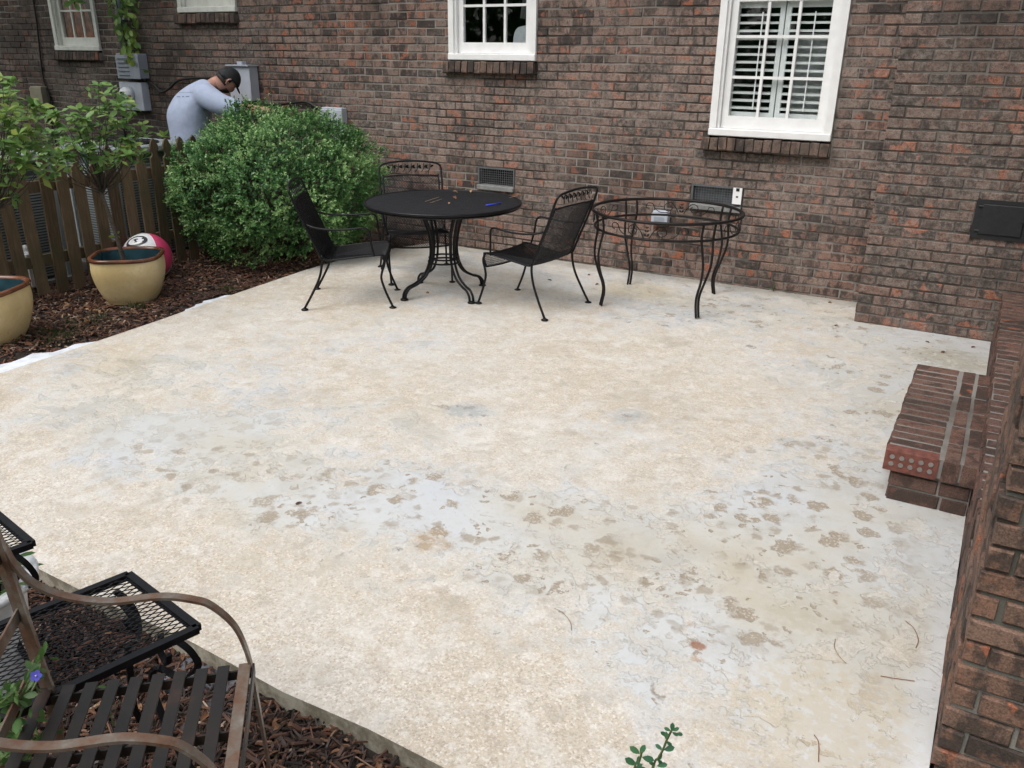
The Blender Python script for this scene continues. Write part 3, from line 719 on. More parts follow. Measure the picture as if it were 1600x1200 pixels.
SX, SY0, SLN = .513, -1.874, 1.206
zt = .203
st = thing('brick_step', 'brown brick step with pale joints and a core-holed brick at its end', 'step', (.68, -2.5, gz(-2.5)))
lst = []; yn = SY0 - SLN
n = 15; p = (SLN - .105)/n
holed = None
for i in range(n):
    y = yn + (i+.5)*p
    m = brick_m((SX + .100 + rng.normal(0, .002), y, zt + rng.normal(0, .0005)), EX, -EZ, EY, .2/.1935, .092/.075, (p-.0105)/.0578, .2)
    if i == 0: holed = m
    else: lst.append((m, rb()))
lst.append((brick_m((SX + .100, SY0 - .048, zt), EX, -EZ, EY, .2/.1935, .092/.075, .094/.0578, .2), rb()))
for r_ in range(2):
    x = SX + .212 + .0335 + r_*.069; ys = [yn]; a = yn
    while a < SY0 - .03: a = min(a + (.2032 if not (a == yn and r_ == 2) else .1), SY0); ys.append(a)
    for a, b in zip(ys[:-1], ys[1:]):
        if b - a > .04: lst.append((brick_m((x, (a+b)/2, zt + rng.normal(0, .0005)), EY, -EZ, EX*-1, (b-a-.011)/.1935, .092/.075, .059/.0578, .25), rb()))
base = gz(yn) - .01
for k_ in range(2):
    zc = zt - .092 - .012 - K*(1.5 - k_)
    for xc, _, L in courses(SX + .03, XW - .003, 0, 1, (), k_, .085 if k_ else .0):
        lst.append((brick_m((xc, yn + .028, zc), EX, EY, EZ, L/.1935), rb()))
    for yc, _, L in courses(yn + .04, SY0 - .03, 0, 1, (), k_, .0):
        lst.append((brick_m((SX + .03, yc, zc), -EY, EX, EZ, L/.1935), rb()))
        
    lst.append((brick_m((SX + .14, SY0 - .03, zc), -EX, -EY, EZ, 1), rb()))
place_bricks(lst, M['brick2'], st, 300, 'brick_field')
mb = MB(); mb.bb(SX+.008, XW-.002, yn+.012, SY0-.006, zt-.085, zt-.0026); mb.bb(SX+.037, XW-.002, yn+.035, SY0-.037, -.1, zt-.086)
mb.build('core', M['mortard'], st)
red = simple('dull_red_brick', (.155, .055, .040), .85, 0, .25, 45, .5)
mb = MB(); me = brick_mesh(3, M['brick2']).copy(); me.materials.clear(); me.materials.append(red)
hb = link('brick', me, st, label='orange-red end brick with ten mortar-filled core holes'); hb.matrix_local = Matrix.Translation(-org(st)) @ holed
for j in range(2):
    for i in range(5):
        c = Vector((SX + .030 + i*.036, yn + .006 - .0035, zt - .030 - j*.031))
        q = MB(); q.tube([c + Vector((0, .006, 0)), c], [.0105, .0098], 10); q.build('core_plug', M['mortard'], hb, smooth=False)
        ob = bpy.data.objects[-1] if False else None
for c in hb.children:   # children of a transformed brick: cancel the brick's own matrix
    c.matrix_parent_inverse = (Matrix.Translation(-org(st)) @ holed).inverted()

pr = thing('brick_pier', 'rough brick pier with thick mortar joints at the patio corner', 'pier', (1.2, -4.2, 0))
PX, PYN, PYF = .8495, -4.50, -3.865
lst = []
for xc, zc, L in courses(PX, 1.30, -.05 - 2*K, 42, (), 0, -.04):
    lst.append((brick_m((xc + rng.normal(0, .003), PYN + rng.normal(0, .0025), zc + rng.normal(0, .002)), EX, EY, EZ, L/.1935, 1, 1.0, 1.0), rb()))
for yc, zc, L in courses(PYN + .078, PYF, -.05 - 2*K, 42, (), 1, 0):
    lst.append((brick_m((PX + rng.normal(0, .0028), yc, zc + rng.normal(0, .002)), -EY, EX, EZ, L/.1935, 1, 1, 2.0), rb()))
place_bricks(lst, M['brick3'], pr, 300, 'brick_field')
# lumpy mortar core
mb = MB(); mb.bb(PX+.013, 1.30, PYN+.013, PYF-.004, -.1, -.05+40*K); mb.build('core', M['mortar3'], pr)
prf = thing('shade_roof', 'unseen white roof added over the brick pier to shade the chimney and ledge', 'roof', (2.6, -2.4, 2.66))  # unseen roof, added to keep sky light off the chimney, ledge and pier
MB().bb(.78, 4.6, -4.6, CY-.02, 2.665, 2.70).build('soffit', M['white'], prf); MB().bb(.78, .80, -4.6, CY-.02, 2.702, 2.86).bb(.802, 4.6, -4.6, -4.58, 2.702, 2.86).build('fascia', M['white'], prf)

# ------------------------------------------------------------------ fittings on the wall
def wallbox(name, label, x0, x1, z0, z1, d, m, lid=True, cat='utility box'):
    t = thing(name, label, cat, ((x0+x1)/2, 0, z0))
    b = MB().chbox(((x0+x1)/2, -d/2-.002, (z0+z1)/2), (x1-x0, d, z1-z0), .006).build('body', m, t)
    if lid: MB().chbox(((x0+x1)/2, -d-.006, (z0+z1)/2-.01), (x1-x0+.014, .012, z1-z0-.015), .004).build('cover', m, t)
    return t
t = wallbox('utility_box', 'tall grey metal utility box beside the bending man', -6.33, -6.045, 1.225, 1.555, .115, M['greybox2'])
MB().bb(-6.345, -6.03, -.15, 0, 1.556, 1.570).bb(-6.24, -6.17, -.09, -.03, 1.5705, 1.60).build('rain_hood', M['greybox2'], t)
t = wallbox('utility_box', 'dark grey box with raised ribs under the vine on the conduit', -8.09, -7.72, 1.40, 1.66, .12, M['greybox'])
for i in range(5): MB().bb(-8.06, -7.88, -.142, -.1325, 1.43+i*.043, 1.436+i*.043).build('rib', simple('rib_grey', (.08, .09, .11), .5), t)
t = wallbox('meter_box', 'grey electric meter box with a round dial low on the wall', -8.14, -7.76, 1.06, 1.36, .10, M['greybox2'], False, 'electric meter')
c = Vector((-7.98, -.10, 1.23))
MB().lathe((0,0,0), [(.095, 0), (.095, .02), (.085, .025)], 24).build('ring', M['greybox'], t, local=True).matrix_local = Matrix.Translation(c - org(t)) @ Matrix.Rotation(R(90), 4, 'X')
o = MB().lathe((0,0,0), [(.078, .0), (.078, .06), (.066, .085), (.03, .092), (0.0, .092)], 24).build('dial', M['whiteplastic'], t, True, True); o.matrix_local = Matrix.Translation(c - org(t)) @ Matrix.Rotation(R(90), 4, 'X')
MB().bb(-8.01, -7.95, -.197, -.193, 1.235, 1.262).build('display', M['dark'], t)
MB().bb(-7.955, -7.90, -.182, -.14, 1.165, 1.225).build('red_tag', simple('red_tag', (.35, .05, .05), .5), t)
t = wallbox('junction_box', 'small beige junction box below the far left window', -9.87, -9.645, 1.055, 1.27, .09, M['beigebox'])
MB().tube([(-9.72, -.05, 1.05), (-9.72, -.05, .95), (-9.70, -.03, .86)], .018, 8).build('connector', M['cable'], t)
t = wallbox('outlet_box', 'grey weatherproof outlet box just above the round bush', -5.16, -4.90, .98, 1.20, .08, M['greybox2'])
MB().bb(-5.15, -5.0, -.10, -.094, 1.08, 1.16).build('flap', M['greybox2'], t)
t = wallbox('outlet_box', 'small pale grey outlet box on the wall behind the empty table frame', -1.69, -1.565, .43, .535, .07, M['greybox2'])
MB().bb(-1.67, -1.585, -.088, -.084, .455, .49).build('flap', M['greybox'], t)
t = thing('outdoor_lamp', 'small black lantern with pale glass half hidden in the bush top', 'lantern', (-4.86, -.22, .84))
MB().lathe((-4.86, -.22, .92), [(.036, 0), (.045, .09), (.0, .091)], 6).build('glass', M['whiteplastic'], t)
MB().lathe((-4.86, -.22, .84), [(.03, 0), (.04, .04), (.034, .08)], 8).lathe((-4.86, -.22, 1.01), [(.055, 0), (.02, .04), (0, .05)], 8).tube([(-4.86, -.22, .88), (-4.86, 0, .90)], .01, 6).build('holder', M['black_iron'], t)
cdt = thing('conduit', 'grey pipe conduit running up the wall from the ribbed box', 'conduit', (-7.96, 0, 1.66))
MB().tube([(-8.0, -.07, 1.655), (-7.985, -.07, 2.2), (-7.97, -.07, 3.04)], .042, 12).build('pipe', M['pvc'], cdt, True)
MB().bb(-8.06, -7.92, -.075, 0, 2.0, 2.03).build('clamp', M['greybox'], cdt)
def cable(pts, r, label):
    o = MB().tube(smooth_path(pts, 6), r, 6).build('cable', M['cable'], None, True); tag(o, label, 'cable')
cable([(-9.62, -.018, 3.03), (-9.60, -.016, 2.2), (-9.63, -.018, 1.8), (-9.68, -.017, 1.36), (-9.60, -.03, 1.12), (-9.66, -.03, .9), (-9.62, -.02, .3)], .011, 'black cable running down the wall past the beige junction box')
cable([(-7.74, -.03, 1.38), (-7.62, -.03, 1.33), (-7.5, -.05, 1.27), (-7.36, -.05, 1.31), (-7.2, -.03, 1.40), (-6.8, -.03, 1.43), (-6.4, -.03, 1.42), (-6.33, -.05, 1.36)], .014, 'sagging black cable between the meter boxes and the utility box')
cable([(-6.1, -.03, 1.22), (-5.9, -.04, 1.19), (-5.6, -.03, 1.22), (-5.4, -.025, 1.235), (-5.26, -.03, 1.19), (-5.16, -.03, 1.15)], .014, 'black cable on the wall leading to the outlet box above the bush')
cable([(-8.13, -.02, 1.28), (-8.2, -.02, 1.12), (-8.27, -.02, .95), (-8.3, -.02, .3)], .010, 'thin black cable slanting down from the electric meter')

# ------------------------------------------------------------------ leaves
def leaf_geo(L=1.0, W=.46, fold=.10, curl=.10, obov=.15):
    xs = [0, .22, .5, .78, 1.0]; ws = [.0, .62, 1.0-obov*.2, .86, .0]
    v = []; 
    for x, w in zip(xs, ws):
        zc = -curl*(x-.2)**2
        v += [(x*L, 0, zc*L)] if w == 0 else [(x*L, -w*W/2*L, (zc+fold*w*.35)*L), (x*L, 0, zc*L), (x*L, w*W/2*L, (zc+fold*w*.35)*L)]
    f = [(0,1,2),(0,2,3),(1,4,5,2),(2,5,6,3),(4,7,8,5),(5,8,9,6),(7,10,8),(8,10,9)]
    return v, f
_lm = {}
def leaf_mesh(matkey, k, **kw):
    key = (matkey, k)
    if key not in _lm:
        r = random.Random(hash(matkey) % 1000 + k); mb = MB(); v, f = leaf_geo(1, **kw); t = (k + .5)/7
        mb.add(v, f, (t, r.random(), r.random())); me = mb.mesh('leaf', M[matkey]); me.shade_smooth(); _lm[key] = me
    return _lm[key]
def leaf_obj(parent, matkey, pos, direction, up, size, tone=None, **kw):
    k = int(np.clip((rng.random() if tone is None else tone + rng.normal(0, .12))*7, 0, 6)); me = leaf_mesh(matkey, k, **kw)
    x = Vector(direction).normalized(); y = Vector(up).cross(x)
    if y.length < 1e-3: y = Vector((0, 1, 0)).cross(x)
    y.normalize(); z = x.cross(y)
    o = bpy.data.objects.new('leaf', me); COL.objects.link(o); o.parent = parent
    o.matrix_local = Matrix.Translation(Vector(pos) - org(parent)) @ (Matrix((x, y, z)).transposed() @ Matrix.Diagonal((size, size, size))).to_4x4()
def rv(s=1): return Vector(rng.normal(0, s, 3))
def whorl(parent, matkey, c, axis, n, size, tone=None, **kw):
    axis = Vector(axis).normalized(); a = axis.orthogonal().normalized(); b = axis.cross(a); ph = rng.random()*6
    for i in range(n):
        t = ph + 2*PI*i/n + rng.normal(0, .25); el = rng.uniform(-.25, .6)
        d = (a*math.cos(t) + b*math.sin(t))*math.cos(el) + axis*math.sin(el)
        leaf_obj(parent, matkey, Vector(c) + axis*rng.uniform(-.012, .012), d, axis + rv(.25), size*rng.uniform(.65, 1.15), tone, **kw)
def join_leaves(base, mats, tones_, name, mat, parent=None, kind='stuff'):
    v, f = base; v = np.array(v); nb = len(v); n = len(mats)
    A = np.array(mats)  # n,3,4
    V = np.einsum('nij,kj->nki', A[:, :, :3], v) + A[:, None, :, 3]
    V = V.reshape(-1, 3) - np.array(org(parent) if parent is not None else (0,0,0))
    fl = [len(q) for q in f]; idx = np.concatenate([np.array(q) for q in f])
    loops = (idx[None, :] + (np.arange(n)*nb)[:, None]).ravel()
    me = bpy.data.meshes.new(name); me.vertices.add(len(V)); me.vertices.foreach_set('co', V.astype(np.float32).ravel())
    tot = np.tile(np.array(fl), n); st_ = np.concatenate([[0], np.cumsum(tot)[:-1]])
    me.loops.add(len(loops)); me.loops.foreach_set('vertex_index', loops.astype(np.int32)); me.polygons.add(len(tot)); me.polygons.foreach_set('loop_start', st_.astype(np.int32))
    me.update(calc_edges=True); me.validate()
    a = me.color_attributes.new('tone', 'FLOAT_COLOR', 'POINT'); T = np.repeat(np.array(tones_), nb); C = np.stack([T, T, T, np.ones_like(T)], 1)
    a.data.foreach_set('color', C.astype(np.float32).ravel()); me.materials.append(mat); me.shade_smooth()
    return link(name, me, parent, kind)
def frames(d, up, size):
    x = d/np.linalg.norm(d, axis=1, keepdims=True); y = np.cross(up, x); y /= np.linalg.norm(y, axis=1, keepdims=True)+1e-9; z = np.cross(x, y)
    return np.stack([x, y, z], 2)*size[:, None, None]
SM = ([(0,0,0), (.5,-.24,.05), (.5,0,0), (.5,.24,.05), (1,0,-.04)], [(0,1,2),(0,2,3),(1,4,2),(2,4,3)])

# ------------------------------------------------------------------ round bush by the wall
bush = thing('round_bush', 'big clipped round evergreen bush between the fence and the round table', 'bush', (-4.95, -1.0, -.03))
BC = np.array([-4.90, -1.0, .55]); BR = np.array([.92, .83, .68])
def bush_pts(n, rmin, rmax):
    d = rng.normal(0, 1, (n*2, 3)); d /= np.linalg.norm(d, axis=1, keepdims=True); d = d[d[:, 2] > -.75][:n]
    lump = np.array([mnoise.noise(Vector(q*2.1))*.14 + mnoise.noise(Vector(q*5.5 + 3))*.16 for q in d])
    gap = np.array([mnoise.noise(Vector(q*3.6 + 9)) for q in d])
    # a sparse hollow on the side towards the wall corner
    hol = np.exp(-((d - np.array([.72, -.38, .42]))**2).sum(1)/.035)
    r = rng.uniform(rmin, rmax, len(d)) + lump - .22*hol*(rng.random(len(d)) < .85)
    keep = (gap > -.30) | (rng.random(len(d)) < .2)
    return BC + d*r[:, None]*BR, d, keep
mats = []; tn = []
P_, D_, kp = bush_pts(8200, .90, 1.01)
P_, D_ = P_[kp], D_[kp]
nl = 12
for p_, d_ in zip(P_, D_):
    shoot = rng.random() < .018; ax = d_ + rng.normal(0, .45, 3) + np.array([0, 0, .35]); ax /= np.linalg.norm(ax); Lg = rng.uniform(.03, .075) + (rng.uniform(.05, .11) if shoot else 0)
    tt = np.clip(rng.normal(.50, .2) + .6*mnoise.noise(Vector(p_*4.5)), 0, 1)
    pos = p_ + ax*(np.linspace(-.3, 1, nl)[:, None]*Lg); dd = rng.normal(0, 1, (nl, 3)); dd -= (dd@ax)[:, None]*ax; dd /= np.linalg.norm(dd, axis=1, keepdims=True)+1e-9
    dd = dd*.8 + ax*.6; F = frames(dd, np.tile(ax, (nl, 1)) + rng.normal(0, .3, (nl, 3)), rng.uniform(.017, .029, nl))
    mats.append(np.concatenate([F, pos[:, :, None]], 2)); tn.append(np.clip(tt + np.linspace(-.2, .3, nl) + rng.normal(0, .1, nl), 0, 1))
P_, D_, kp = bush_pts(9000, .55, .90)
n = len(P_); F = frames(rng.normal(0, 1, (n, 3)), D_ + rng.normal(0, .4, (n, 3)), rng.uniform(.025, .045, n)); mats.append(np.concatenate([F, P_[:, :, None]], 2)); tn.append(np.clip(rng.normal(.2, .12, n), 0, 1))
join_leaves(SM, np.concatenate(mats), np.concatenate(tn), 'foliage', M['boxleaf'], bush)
mb = MB()
for i in range(46):
    d = rng.normal(0, 1, 3); d[2] = abs(d[2])*.8 + .05; d /= np.linalg.norm(d); e = BC + d*BR*rng.uniform(.75, .97)
    b0 = Vector((-4.98 + rng.normal(0, .08), -1.0 + rng.normal(0, .08), -.08)); e = Vector(e)
    mb.tube(smooth_path([b0, b0*.45 + e*.55 + Vector((0, 0, .08)), e], 3), [.016, .014, .012, .010, .008, .006, .004], 5)
mb.build('branches', M['twig'], bush)

# ------------------------------------------------------------------ trees beyond the frame: one over the left bed, a wood behind the camera
shade = thing('shade_tree', 'broadleaf tree whose crown hangs over the left end of the house', 'tree', (-9.4, -4.6, -.1))
MB().tube(smooth_path([(-9.4, -4.6, -.15), (-9.35, -4.5, 1.4), (-9.2, -4.2, 3.0), (-9.0, -3.6, 4.6)], 5), [.19 - .006*i for i in range(16)], 10).build('trunk', M['bark'], shade, True)
mb = MB()
tc = np.array([-9.3, -2.9, 4.7]); trd = np.array([3.3, 2.7, 1.75])
for k in range(22):
    d = rng.normal(0, 1, 3); d /= np.linalg.norm(d); e = Vector(tc + d*trd*.8); b0 = Vector((-9.2, -4.2, 3.0)).lerp(Vector((-9.0, -3.6, 4.6)), rng.random()); mb.tube(smooth_path([b0, b0.lerp(e, .5) + Vector((0, 0, .2)), e], 4), [.06 - .006*i for i in range(9)], 6)
mb.build('limbs', M['bark'], shade)
n = 3400; d = rng.normal(0, 1, (n, 3)); d /= np.linalg.norm(d, axis=1, keepdims=True); rr = rng.uniform(.35, 1.0, n) + np.array([.22*mnoise.noise(Vector(q*2.3)) for q in d])
P = tc + d*rr[:, None]*trd; P = P[P[:, 1] < -.35]; n = len(P)
F = frames(rng.normal(0, 1, (n, 3)), rng.normal(0, .6, (n, 3)) + np.array([0, 0, 1]), rng.uniform(.14, .26, n))
join_leaves(SM, np.concatenate([F, P[:, :, None]], 2), np.clip(rng.normal(.4, .2, n), 0, 1), 'crown', M['boxleaf'], shade)
n = 15000; x = rng.uniform(-34, 26, n); y = rng.uniform(-25, -19, n); top = 8.5 + np.array([2.6*mnoise.noise(Vector((a*.22, b*.3, 0))) for a, b in zip(x, y)])
P = np.stack([x, y, rng.random(n)**.8*top], 1); F = frames(rng.normal(0, 1, (n, 3)), rng.normal(0, 1, (n, 3)), rng.uniform(.5, 1.1, n))
tag(join_leaves(SM, np.concatenate([F, P[:, :, None]], 2), np.clip(rng.normal(.35, .2, n), 0, 1), 'woods', M['boxleaf']), 'wood at the far end of the garden behind the viewpoint', None, None, 'stuff')

# ------------------------------------------------------------------ mulch, grass
def chips(name, n, area, label, zf, smin=.018, smax=.05, light=.0, wr=(.16, .42)):
    x, y = area(n); n = len(x)
    L = rng.gamma(4, (smax-smin)/6, n) + smin; Wd = L*rng.uniform(*wr, n)
    a = rng.uniform(0, 2*PI, n); tl = rng.normal(0, .28, n); ro = rng.normal(0, .5, n)
    d = np.stack([np.cos(a)*np.cos(tl), np.sin(a)*np.cos(tl), np.sin(tl)], 1); up = np.stack([rng.normal(0, .35, n), rng.normal(0, .35, n), np.ones(n)], 1)
    F = frames(d, up, np.ones(n)); F = F*np.stack([L, Wd, np.full(n, .006)], 1)[:, None, :]
    P = np.stack([x, y, zf(x, y) + rng.uniform(0, .022, n)], 1)
    base = ([(-.5,-.4,0),(.5,-.25,0),(.5,.3,0),(-.5,.4,0),(-.42,-.3,1),(.42,-.2,1),(.42,.2,1),(-.42,.3,1)], [(4,5,6,7),(0,1,5,4),(1,2,6,5),(2,3,7,6),(3,0,4,7)])
    o = join_leaves(base, np.concatenate([F, P[:, :, None]], 2), np.clip(rng.beta(1.5, 2.2, n) + (rng.random(n) < .05)*.45 + light, 0, 1), name, M['chip'])
    o.data.shade_flat(); return tag(o, label, None, None, 'stuff')
def left_area(n):
    x = rng.uniform(-5.9, -3.9, n); y = rng.uniform(-5.4, .0, n)
    ex = np.interp(y, [-5.4, -4.15, -3.6, -2.5, -1.45, -1.0, -.6, -.3, 0], [-3.97, -4.01, -4.04, -4.14, -4.215, -4.20, -4.15, -4.06, -3.93])
    k = (x < ex + .02 + rng.normal(0, .012, n)); return x[k], y[k]
def lz(x, y): return SLOPE*y - .055 + .028*np.sin(x*3.1 + y*1.7)*np.cos(y*2.3) - .02*(x > -4.3)
def sheet(name, x0, x1, y0, y1, zf, label, nx=40, ny=60):
    mb = MB(); xs = np.linspace(x0, x1, nx); ys = np.linspace(y0, y1, ny)
    for y in ys:
        for x in xs: mb.v.append((x, y, float(zf(x, y)) - .006 + .006*mnoise.noise(Vector((x*9, y*9, 0)))))
    mb.f = [(j*nx+i, j*nx+i+1, j*nx+nx+i+1, j*nx+nx+i) for j in range(ny-1) for i in range(nx-1)]
    return tag(mb.build(name, M['soil'], None, True), label, None, None, 'structure')
sheet('soil_bed', -7.5, -3.98, -5.6, .0, lz, 'dark soil bed between the fence and the patio')
chips('mulch', 20000, left_area, 'brown bark mulch between the picket fence and the patio', lz, .02, .06, .10)
def front_area(n):
    x = rng.uniform(-3.2, .9, n); y = rng.uniform(-6.5, -5.15, n); k = y < -5.17 + rng.normal(0, .008, n); return x[k], y[k]
def fz(x, y): return -.118 + .014*np.sin(x*5 + 1)*np.cos(y*4)
sheet('soil_bed', -4.2, 1.2, -7.2, -5.16, fz, 'dark soil bed along the near edge of the patio', 50, 30)
chips('mulch', 30000, front_area, 'dark bark mulch under the rusty armchair', fz, .010, .062, -.08, (.07, .30))
x_, y_ = front_area(1500); n = len(x_); F = frames(np.stack([rng.normal(0, 1, n), rng.normal(0, 1, n), rng.normal(0, .25, n)], 1), np.tile([0, 0, 1.], (n, 1)) + rng.normal(0, .35, (n, 3)), rng.uniform(.02, .05, n))
tag(join_leaves(leaf_geo(1, .4, .35, .5), np.concatenate([F, np.stack([x_, y_, fz(x_, y_) + .022], 1)[:, :, None]], 2), np.clip(rng.beta(1.3, 2, n), 0, 1), 'leaf_litter', M['deadleaf']), 'dry fallen leaves scattered over the dark mulch under the armchair', None, None, 'stuff')
x_, y_ = left_area(900); n = len(x_); F = frames(np.stack([rng.normal(0, 1, n), rng.normal(0, 1, n), rng.normal(0, .25, n)], 1), np.tile([0, 0, 1.], (n, 1)) + rng.normal(0, .35, (n, 3)), rng.uniform(.03, .07, n))
tag(join_leaves(leaf_geo(1, .4, .35, .5), np.concatenate([F, np.stack([x_, y_, lz(x_, y_) + .024], 1)[:, :, None]], 2), np.clip(rng.beta(1.5, 1.8, n), 0, 1), 'leaf_litter', M['deadleaf']), 'dry fallen leaves scattered on the mulch by the picket fence', None, None, 'stuff')
def grass_tufts(name, spots, label, hgt=.06):
    ms = []; tn = []
    for (x, y, r, n, z) in spots:
        P = np.stack([rng.normal(x, r, n), rng.normal(y, r, n), np.full(n, z)], 1); d = np.stack([rng.normal(0, .6, n), rng.normal(0, .6, n), np.ones(n)], 1)
        F = frames(d, rng.normal(0, 1, (n, 3)), np.ones(n)); F = F*np.stack([rng.uniform(.5, 1.2, n)*hgt, np.full(n, .012), np.full(n, .012)], 1)[:, None, :]
        ms.append(np.concatenate([F, P[:, :, None]], 2)); tn.append(rng.beta(2, 2, n))
    o = join_leaves(SM, np.concatenate(ms), np.concatenate(tn), name, M['grassleaf']); tag(o, label, None, None, 'stuff')
sp = []
for u, v, r in ((100, 525, .07), (88, 530, .06), (120, 505, .08), (155, 497, .06), (222, 478, .05), (355, 455, .03), (215, 480, .04), (70, 520, .05)):
    q = atZ(u, v, -.07); sp.append((q.x, q.y, r, 130, float(lz(q.x, q.y))))
grass_tufts('grass', sp, 'thin grass tufts in the mulch in front of the yellow pots', .05)
grass_tufts('grass', [(-7.9 + i*.16, -.25 + .1*math.sin(i*2.1), .16, 120, -.06) for i in range(-10, 8)], 'rough grass along the foot of the wall behind the fence', .5)

# scattered light twigs and leaves on the mulch
for i, (u, v, L, a, lab) in enumerate(((330, 452, .16, .3, 'pale twig lying on the mulch near the patio edge'), (300, 462, .30, .1, 'long dark twig on the mulch beside the patio edge'), (120, 466, .09, 2.8, 'short pale wood splinter in front of the left yellow pot'))):
    q = atZ(u, v, -.05); z = float(lz(q.x, q.y)) + .03
    o = MB().tube(smooth_path([(q.x - L/2*math.cos(a), q.y - L/2*math.sin(a), z), (q.x, q.y + .012, z + .012), (q.x + L/2*math.cos(a), q.y + L/2*math.sin(a), z)], 4), .005, 5).build('twig', M['bark'] if i != 1 else M['twig']); tag(o, lab, 'twig')

# ------------------------------------------------------------------ picket fence
FX = -5.45
fence = thing('picket_fence', 'brown weathered wooden picket fence behind the yellow pots', 'fence', (FX, -2.6, -.06))
pitch = .1405
def picket(y, h, tone):
    w = .091; d = .018
    prof = [(-w/2, 0), (w/2, 0), (w/2, h-.155), (w/2-.022, h-.135), (w/2-.022, h-.115), (w/2-.006, h-.085), (w/2-.010, h-.055), (w/2-.024, h-.022), (0, h), (-w/2+.024, h-.022), (-w/2+.010, h-.055), (-w/2+.006, h-.085), (-w/2+.022, h-.115), (-w/2+.022, h-.135), (-w/2, h-.155)]
    n = len(prof); vs = [(d/2, a, b) for a, b in prof] + [(-d/2, a, b) for a, b in prof]
    fs = [tuple(range(n)), tuple(range(2*n-1, n-1, -1))] + [(i+n, (i+1) % n + n, (i+1) % n, i) for i in range(n)]
    mb = MB(); mb.add(vs, fs, (tone, tone, tone)); return mb
pm = []
for k in range(6): pm.append(picket(0, 1.055, (k+.5)/6).mesh('picket', M['fence']))
y = -6.2; i = 0
while y < -.75:
    o = link('picket', pm[int(rng.integers(6))], fence)
    o.matrix_local = Matrix.Translation(Vector((FX + .03 + rng.normal(0, .003), y + rng.normal(0, .004), -.055 + rng.normal(0, .008))) - org(fence)) @ Matrix.Rotation(rng.normal(0, .012), 4, 'X') @ Matrix.Rotation(rng.normal(0, .01), 4, 'Y')
    y += pitch
for z in (.20, .74): MB().bb(FX-.022, FX+.018, -6.25, -.70, z-.042, z+.042, (.4,.4,.4)).build('rail', M['fence'], fence)
for yy in (-5.6, -3.4, -1.2): MB().bb(FX-.115, FX-.024, yy-.045, yy+.045, -.15, .95, (.3,.3,.3)).build('post', M['fence'], fence)

# things behind the fence
def condenser(x0, x1, y0, y1, h, label):
    t = thing('air_conditioner', label, 'air conditioner', ((x0+x1)/2, (y0+y1)/2, -.06))
    cx, cy = (x0+x1)/2, (y0+y1)/2
    MB().bb(x0-.06, x1+.06, y0-.06, y1+.06, -.12, -.03).build('pad', M['concrete'], t)
    MB().bb(x0+.03, x1-.03, y0+.03, y1-.03, -.03, h-.05).build('coil', M['acfin'], t)
    for (px_, py_) in ((x0, y0), (x1, y0), (x1, y1), (x0, y1)): MB().bb(px_-.022, px_+.022, py_-.022, py_+.022, -.03, h-.05).build('corner_post', M['acmetal'], t)
    mb = MB(); nz = int((h-.12)/.022)
    for k in range(nz):
        z = .0 + k*.022
        mb.bb(x1-.004, x1+.004, y0+.023, y1-.023, z, z+.010); mb.bb(x0+.023, x1-.023, y0-.004, y0+.004, z, z+.010)
    o = mb.build('louvres', M['acmetal'], t)
    MB().chbox((cx, cy, h-.02), (x1-x0+.06, y1-y0+.06, .06), .012).build('top', M['acmetal'], t)
    r = min(x1-x0, y1-y0)*.42; mb = MB()
    for k in range(1, 9): mb.tube([(cx+r*k/8*math.cos(a), cy+r*k/8*math.sin(a), h+.018) for a in np.linspace(0, 2*PI, 28, endpoint=False)], .004, 4, True)
    for k in range(8): a = k*PI/4; mb.tube([(cx, cy, h+.022), (cx+r*math.cos(a), cy+r*math.sin(a), h+.020)], .004, 4)
    mb.build('fan_grille', M['black_iron'], t)
    MB().lathe((cx, cy, h+.010), [(r*1.02, 0), (r*1.02, .003), (0, .0032)], 28).build('fan_opening', M['dark'], t)
condenser(-6.42, -5.75, -3.35, -2.55, .93, 'grey air conditioner with a round fan grille behind the left fence pickets')
condenser(-6.35, -5.72, -2.02, -1.25, .92, 'grey air conditioner behind the fence next to the bending man')
def item_box(name, label, cat, c, d, m, cap=None):
    t = thing(name, label, cat, (c[0], c[1], c[2]-d[2]/2)); MB().chbox(c, d, .015).build('body', m, t)
    if cap: MB().lathe((c[0], c[1], c[2]+d[2]/2), [(d[0]*.25, 0), (d[0]*.25, .03), (d[0]*.15, .05), (0, .05)], 12).build('cap', cap, t)
item_box('bottle', 'red plastic bottle standing behind the fence at the far left', 'bottle', (-5.68, -3.48, .16), (.11, .10, .36), M['redplastic'], M['whiteplastic'])
item_box('bottle', 'white plastic bottle seen low between two pickets', 'bottle', (-5.66, -2.92, .10), (.10, .09, .28), M['whiteplastic'], M['whiteplastic'])
item_box('jug', 'white ribbed plastic jug behind the fence above the left pot rim', 'jug', (-5.68, -3.20, .06), (.13, .12, .30), M['whiteplastic'], M['greybox'])
tag(MB().tube([(-5.52, -2.28, -.06), (-5.53, -2.34, .55), (-5.54, -2.40, 1.0)], .011, 6).build('garden_stake', simple('green_stake', (.07, .16, .13), .5)), 'thin green garden stake leaning on the fence behind the potted shrub', 'stake')

